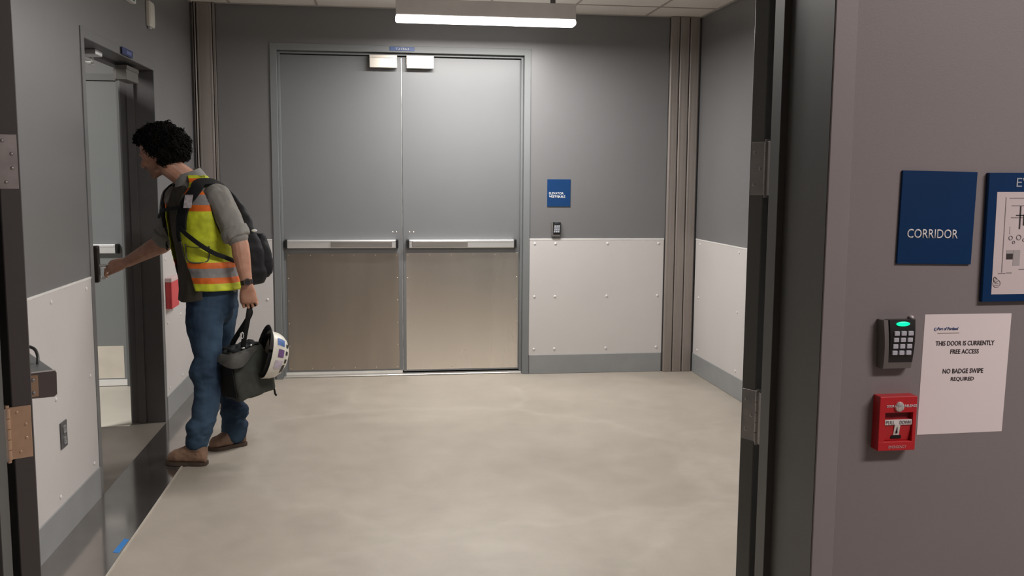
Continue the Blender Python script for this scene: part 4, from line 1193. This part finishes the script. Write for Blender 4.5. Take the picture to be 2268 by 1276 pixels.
# ---- lunch bag in the near hand, hard hat clipped to it
GR = WRL + V((.012, .028, -.122))
bag = thing('lunch_bag', at(545, 874, 5.08), 'charcoal soft lunch bag hanging from the left hand of the man', 'bag')
yb_ = math.radians(40); bx = V((math.cos(yb_), -math.sin(yb_)*-1, 0)); 
bx = V((math.cos(yb_), math.sin(yb_), 0)); by = V((-math.sin(yb_), math.cos(yb_), 0))
bc = at(545, 817, 5.19)
def bp_(a, b, c): # local: a along the wide face, b depth (away), c up, tilted a little
    tl = math.radians(9)
    a2 = a*math.cos(tl) - c*math.sin(tl); c2 = a*math.sin(tl) + c*math.cos(tl)
    return bc + bx*a2 + by*b + V((0, 0, c2))
bm = B(); rs = []
for c, w, d_ in ((-.142, .105, .072), (-.134, .118, .084), (-.10, .121, .086), (0, .117, .080), (.06, .112, .068), (.105, .104, .052), (.125, .094, .038)):
    u = (bp_(1, 0, 0)-bp_(0, 0, 0)); v = by
    rs.append(ring(bp_(0, 0, c), u, v, w, d_, 40, 9))
loft(bm, rs); bb = obj('bag_body', bm, BAGM, bag); remesh(bb, .006, 3); wrinkle(bb, .006, 14, seed=11.)
# folded lid edge, and a dark sheet painting the shade on the bag's left side
topc = [bp_(-.108, .045, .120), bp_(-.118, .0, .120), bp_(-.108, -.058, .122), bp_(-.060, -.062, .124), bp_(.0, -.060, .124), bp_(.050, -.058, .122)]
lowc = [bp_(-.146, .045, .100), bp_(-.158, -.010, .085), bp_(-.142, -.088, .058), bp_(-.075, -.102, .050), bp_(-.010, -.090, .085), bp_(.050, -.070, .112)]
tp, lw = spline(topc, 4), spline(lowc, 4)
midc = [p_.lerp(q_, .5) - by*.010 - bx*.006 + V((0, 0, .012)) for p_, q_ in zip(tp, lw)]
bm = B(); strip(bm, [tp, midc, lw], .006)
obj('lid_flap', bm, mat('grey_lid_cloth', (.060, .058, .052), .7, var=.25, scale=30, bump=.3), bag, smooth=60)
bm = B(); strip(bm, [[bp_(-.1235, .075-.15*i/6, c_ - .004*math.sin(i)) for i in range(7)] for c_ in (-.120, -.06, 0, .06)], .003)
obj('shaded_side', bm, BAGS, bag, smooth=50)
bm = B(); prism(bm, [bp_(-.088, -.055, .118), bp_(.078, -.05, .125), bp_(.078, .05, .128), bp_(-.088, .05, .128), ], V((0, 0, .012))); 
ld = obj('lid', bm, BAGS, bag); remesh(ld, .005, 5); wrinkle(ld, .012, 22, seed=14.)
bm = B()
for y0 in (-.058, .052):
    tube(bm, spline([bp_(-.025, y0, .10), bp_(-.022, y0*.9, .15), GR + V((-.012, y0*.35, -.055)), GR + V((-.006, y0*.12, -.012)), GR + V((0, 0, .004))], 6), .0135, 8, flat=.3, ref=V((1, 0, 0)))
obj('handle_strap', bm, STRAPM, bag, smooth=True)
bm = B(); tube(bm, [GR+V((-.022, -.002, .010)), GR+V((.022, .002, .010))], .010, 12, round_ends=True); obj('handle_grip', bm, STRAPM, bag, smooth=True)
bm = B(); c = bp_(-.03, -.068, .205)
tube(bm, [c + V((.009*math.cos(a), 0, .016*math.sin(a))) for a in [2*PI*i/18 for i in range(19)]], .0024, 8); obj('snap_hook', bm, ALU, bag, smooth=True)
bm = B(); ell(bm, bp_(.010, -.072, .140), (.007, .004, .006)); obj('buckle', bm, ALU, bag, smooth=True)
bm = B(); ell(bm, bp_(-.035, -.066, .136), (.010, .004, .005)); obj('zip_pull', bm, ALU, bag, smooth=True)
bm = B(); tube(bm, spline([bp_(.095, -.07, -.10), bp_(.104, -.075, -.14), bp_(.105, -.075, -.165), bp_(.112, -.075, -.178)], 4), .0055, 6, flat=.5); obj('loose_strap', bm, STRAPM, bag, smooth=True)
bm = B(); prism(bm, [bp_(.098, -.045, .055), bp_(.132, -.040, .055), bp_(.138, -.040, .0), bp_(.104, -.045, .0)], by*.004); obj('side_tag', bm, STRAPM, bag)

# hard hat: dome axis points to the right, opening against the bag
HA = V((.90, .36, -.24)).normalized()           # axis out through the crown
hc = at(594, 786, 5.16)
hu = (V((0, 0, 1)) - HA*HA.z).normalized(); hv = HA.cross(hu)
hat = thing('hard_hat', hc - V((0, 0, .13)), 'white hard hat with blue and purple stickers strapped against the lunch bag', 'hard hat')
bm = B(); n = 32
def hring(t, rr): return ring(hc + HA*t, hu, hv, rr*1.10, rr*.92, n)
outer = [hring(-.012, .121), hring(.0, .117), hring(.03, .113), hring(.055, .103), hring(.078, .085), hring(.094, .058), hring(.102, .028), hring(.1035, .006)]
inner = [hring(.1005, .006), hring(.099, .028), hring(.091, .055), hring(.075, .081), hring(.052, .099), hring(.03, .109), hring(.0, .113), hring(-.012, .117)]
vr = loft(bm, outer + inner, cap=False)
for i in range(n): bm.faces.new((vr[-1][i], vr[-1][(i+1) % n], vr[0][(i+1) % n], vr[0][i]))
bm.faces.new(list(reversed(vr[7]))) if False else None
sh = obj('shell', bm, HATM, hat, smooth=40)
def hpos(al, be, lift=.001):
    """al: angle round the axis from up, be: 0 at the rim to 1 at the crown"""
    tt = [(-.012, .121), (.0, .117), (.03, .113), (.055, .103), (.078, .085), (.094, .058), (.102, .028), (.1035, .006)]
    x = be*(len(tt)-1); i = min(int(x), len(tt)-2); f_ = x-i
    t = tt[i][0]+(tt[i+1][0]-tt[i][0])*f_; rr = tt[i][1]+(tt[i+1][1]-tt[i][1])*f_ + lift
    return hc + HA*(t+lift*.3) + hu*(rr*1.10*math.cos(al)) + hv*(rr*.92*math.sin(al))
def patch(name, a0, a1, b0, b1, m, lift=.0015):
    bm = B(); rows = [[hpos(a0+(a1-a0)*i/6, b0+(b1-b0)*j/4, lift) for i in range(7)] for j in range(5)]
    strip(bm, rows, .0012); return obj(name, bm, m, hat, smooth=50)
cs = 1 if (hv.y < 0) else -1
d2 = lambda a: cs*math.radians(a)
patch('sticker', d2(36), d2(56), .20, .42, STBLUE); patch('sticker', d2(66), d2(86), .24, .42, STPURP); patch('sticker', d2(94), d2(116), .20, .42, STLIL)
for a in (42, 66, 90): patch('vent_slot', d2(a), d2(a+12), .50, .57, BLACKP, .002)
patch('black_stripe', d2(108), d2(134), .44, .54, BLACKP, .002)
bm = B()
for al in (0, 90, 180): 
    tube(bm, [hpos(cs*math.radians(70), b, .003) for b in [.1+.9*i/12 for i in range(13)]], .004, 8)
    break
bm.free()
# brim on the top side and black suspension band
bm = B(); rows = [[], [], []]
for i in range(17):
    al = -1.25 + 2.5*i/16
    e = math.cos(al*1.15); 
    rows[0].append(hpos(al, 0, 0)); rows[1].append(hpos(al, 0, .014*max(0, e)) - HA*.012); rows[2].append(hpos(al, 0, .026*max(0, e)) - HA*.026)
strip(bm, rows, .003); obj('brim', bm, mat('black_hat_brim', (.012, .012, .012), .5), hat, smooth=50)
bm = B(); rows = [[], []]
for i in range(33):
    al = 2*PI*i/32
    rows[0].append(hc + HA*-.030 + hu*(.112*math.cos(al)) + hv*(.092*math.sin(al))); rows[1].append(hc + HA*.002 + hu*(.116*math.cos(al)) + hv*(.096*math.sin(al)))
strip(bm, rows, .004); obj('suspension_band', bm, STRAPM, hat, smooth=50)

# ================================================================== LIGHT AND CAMERA
def area(name, loc, size, size_y, power, col, rot=(0, 0, 0)):
    li = bpy.data.lights.new(name, 'AREA'); li.shape = 'RECTANGLE'; li.size = size; li.size_y = size_y; li.energy = power; li.color = col
    o = bpy.data.objects.new(name, li); COL.objects.link(o); o.location = loc; o.rotation_euler = rot
    return o
area('corridor_lamp', (2.3, .35, 2.74), 1.2, .3, 60, (1.0, .87, .85))
area('linear_lamp', (.718, 6.505, 2.553), 1.19, .09, 60, (1.0, .97, .935))
area('linear_lamp_near', (.718, 3.605, 2.553), 1.19, .09, 48, (1.0, .97, .935))
area('side_room_lamp', (-2.9, 4.9, 2.72), .9, .3, 82, (1.0, .97, .91))
w = bpy.data.worlds.new('world'); scene.world = w; w.use_nodes = True
w.node_tree.nodes['Background'].inputs['Color'].default_value = (.9, .9, 1, 1); w.node_tree.nodes['Background'].inputs['Strength'].default_value = .02

cam = bpy.data.cameras.new('camera'); co = bpy.data.objects.new('camera', cam); COL.objects.link(co)
cam.sensor_fit = 'HORIZONTAL'; cam.sensor_width = 36; cam.lens = 36*FPX/2268
cam.clip_start = .02; cam.clip_end = 60
Mc = Matrix(((CR.x, CU.x, -CFW.x, 0), (CR.y, CU.y, -CFW.y, 0), (CR.z, CU.z, -CFW.z, CAMH), (0, 0, 0, 1)))
co.matrix_world = Mc
scene.camera = co
scene.view_settings.view_transform = 'Standard'
scene.view_settings.look = 'None'
scene.view_settings.exposure = 0
scene.cycles.use_denoising = True
scene.cycles.max_bounces = 8; scene.cycles.diffuse_bounces = 5; scene.cycles.glossy_bounces = 4
scene.cycles.sample_clamp_indirect = 6
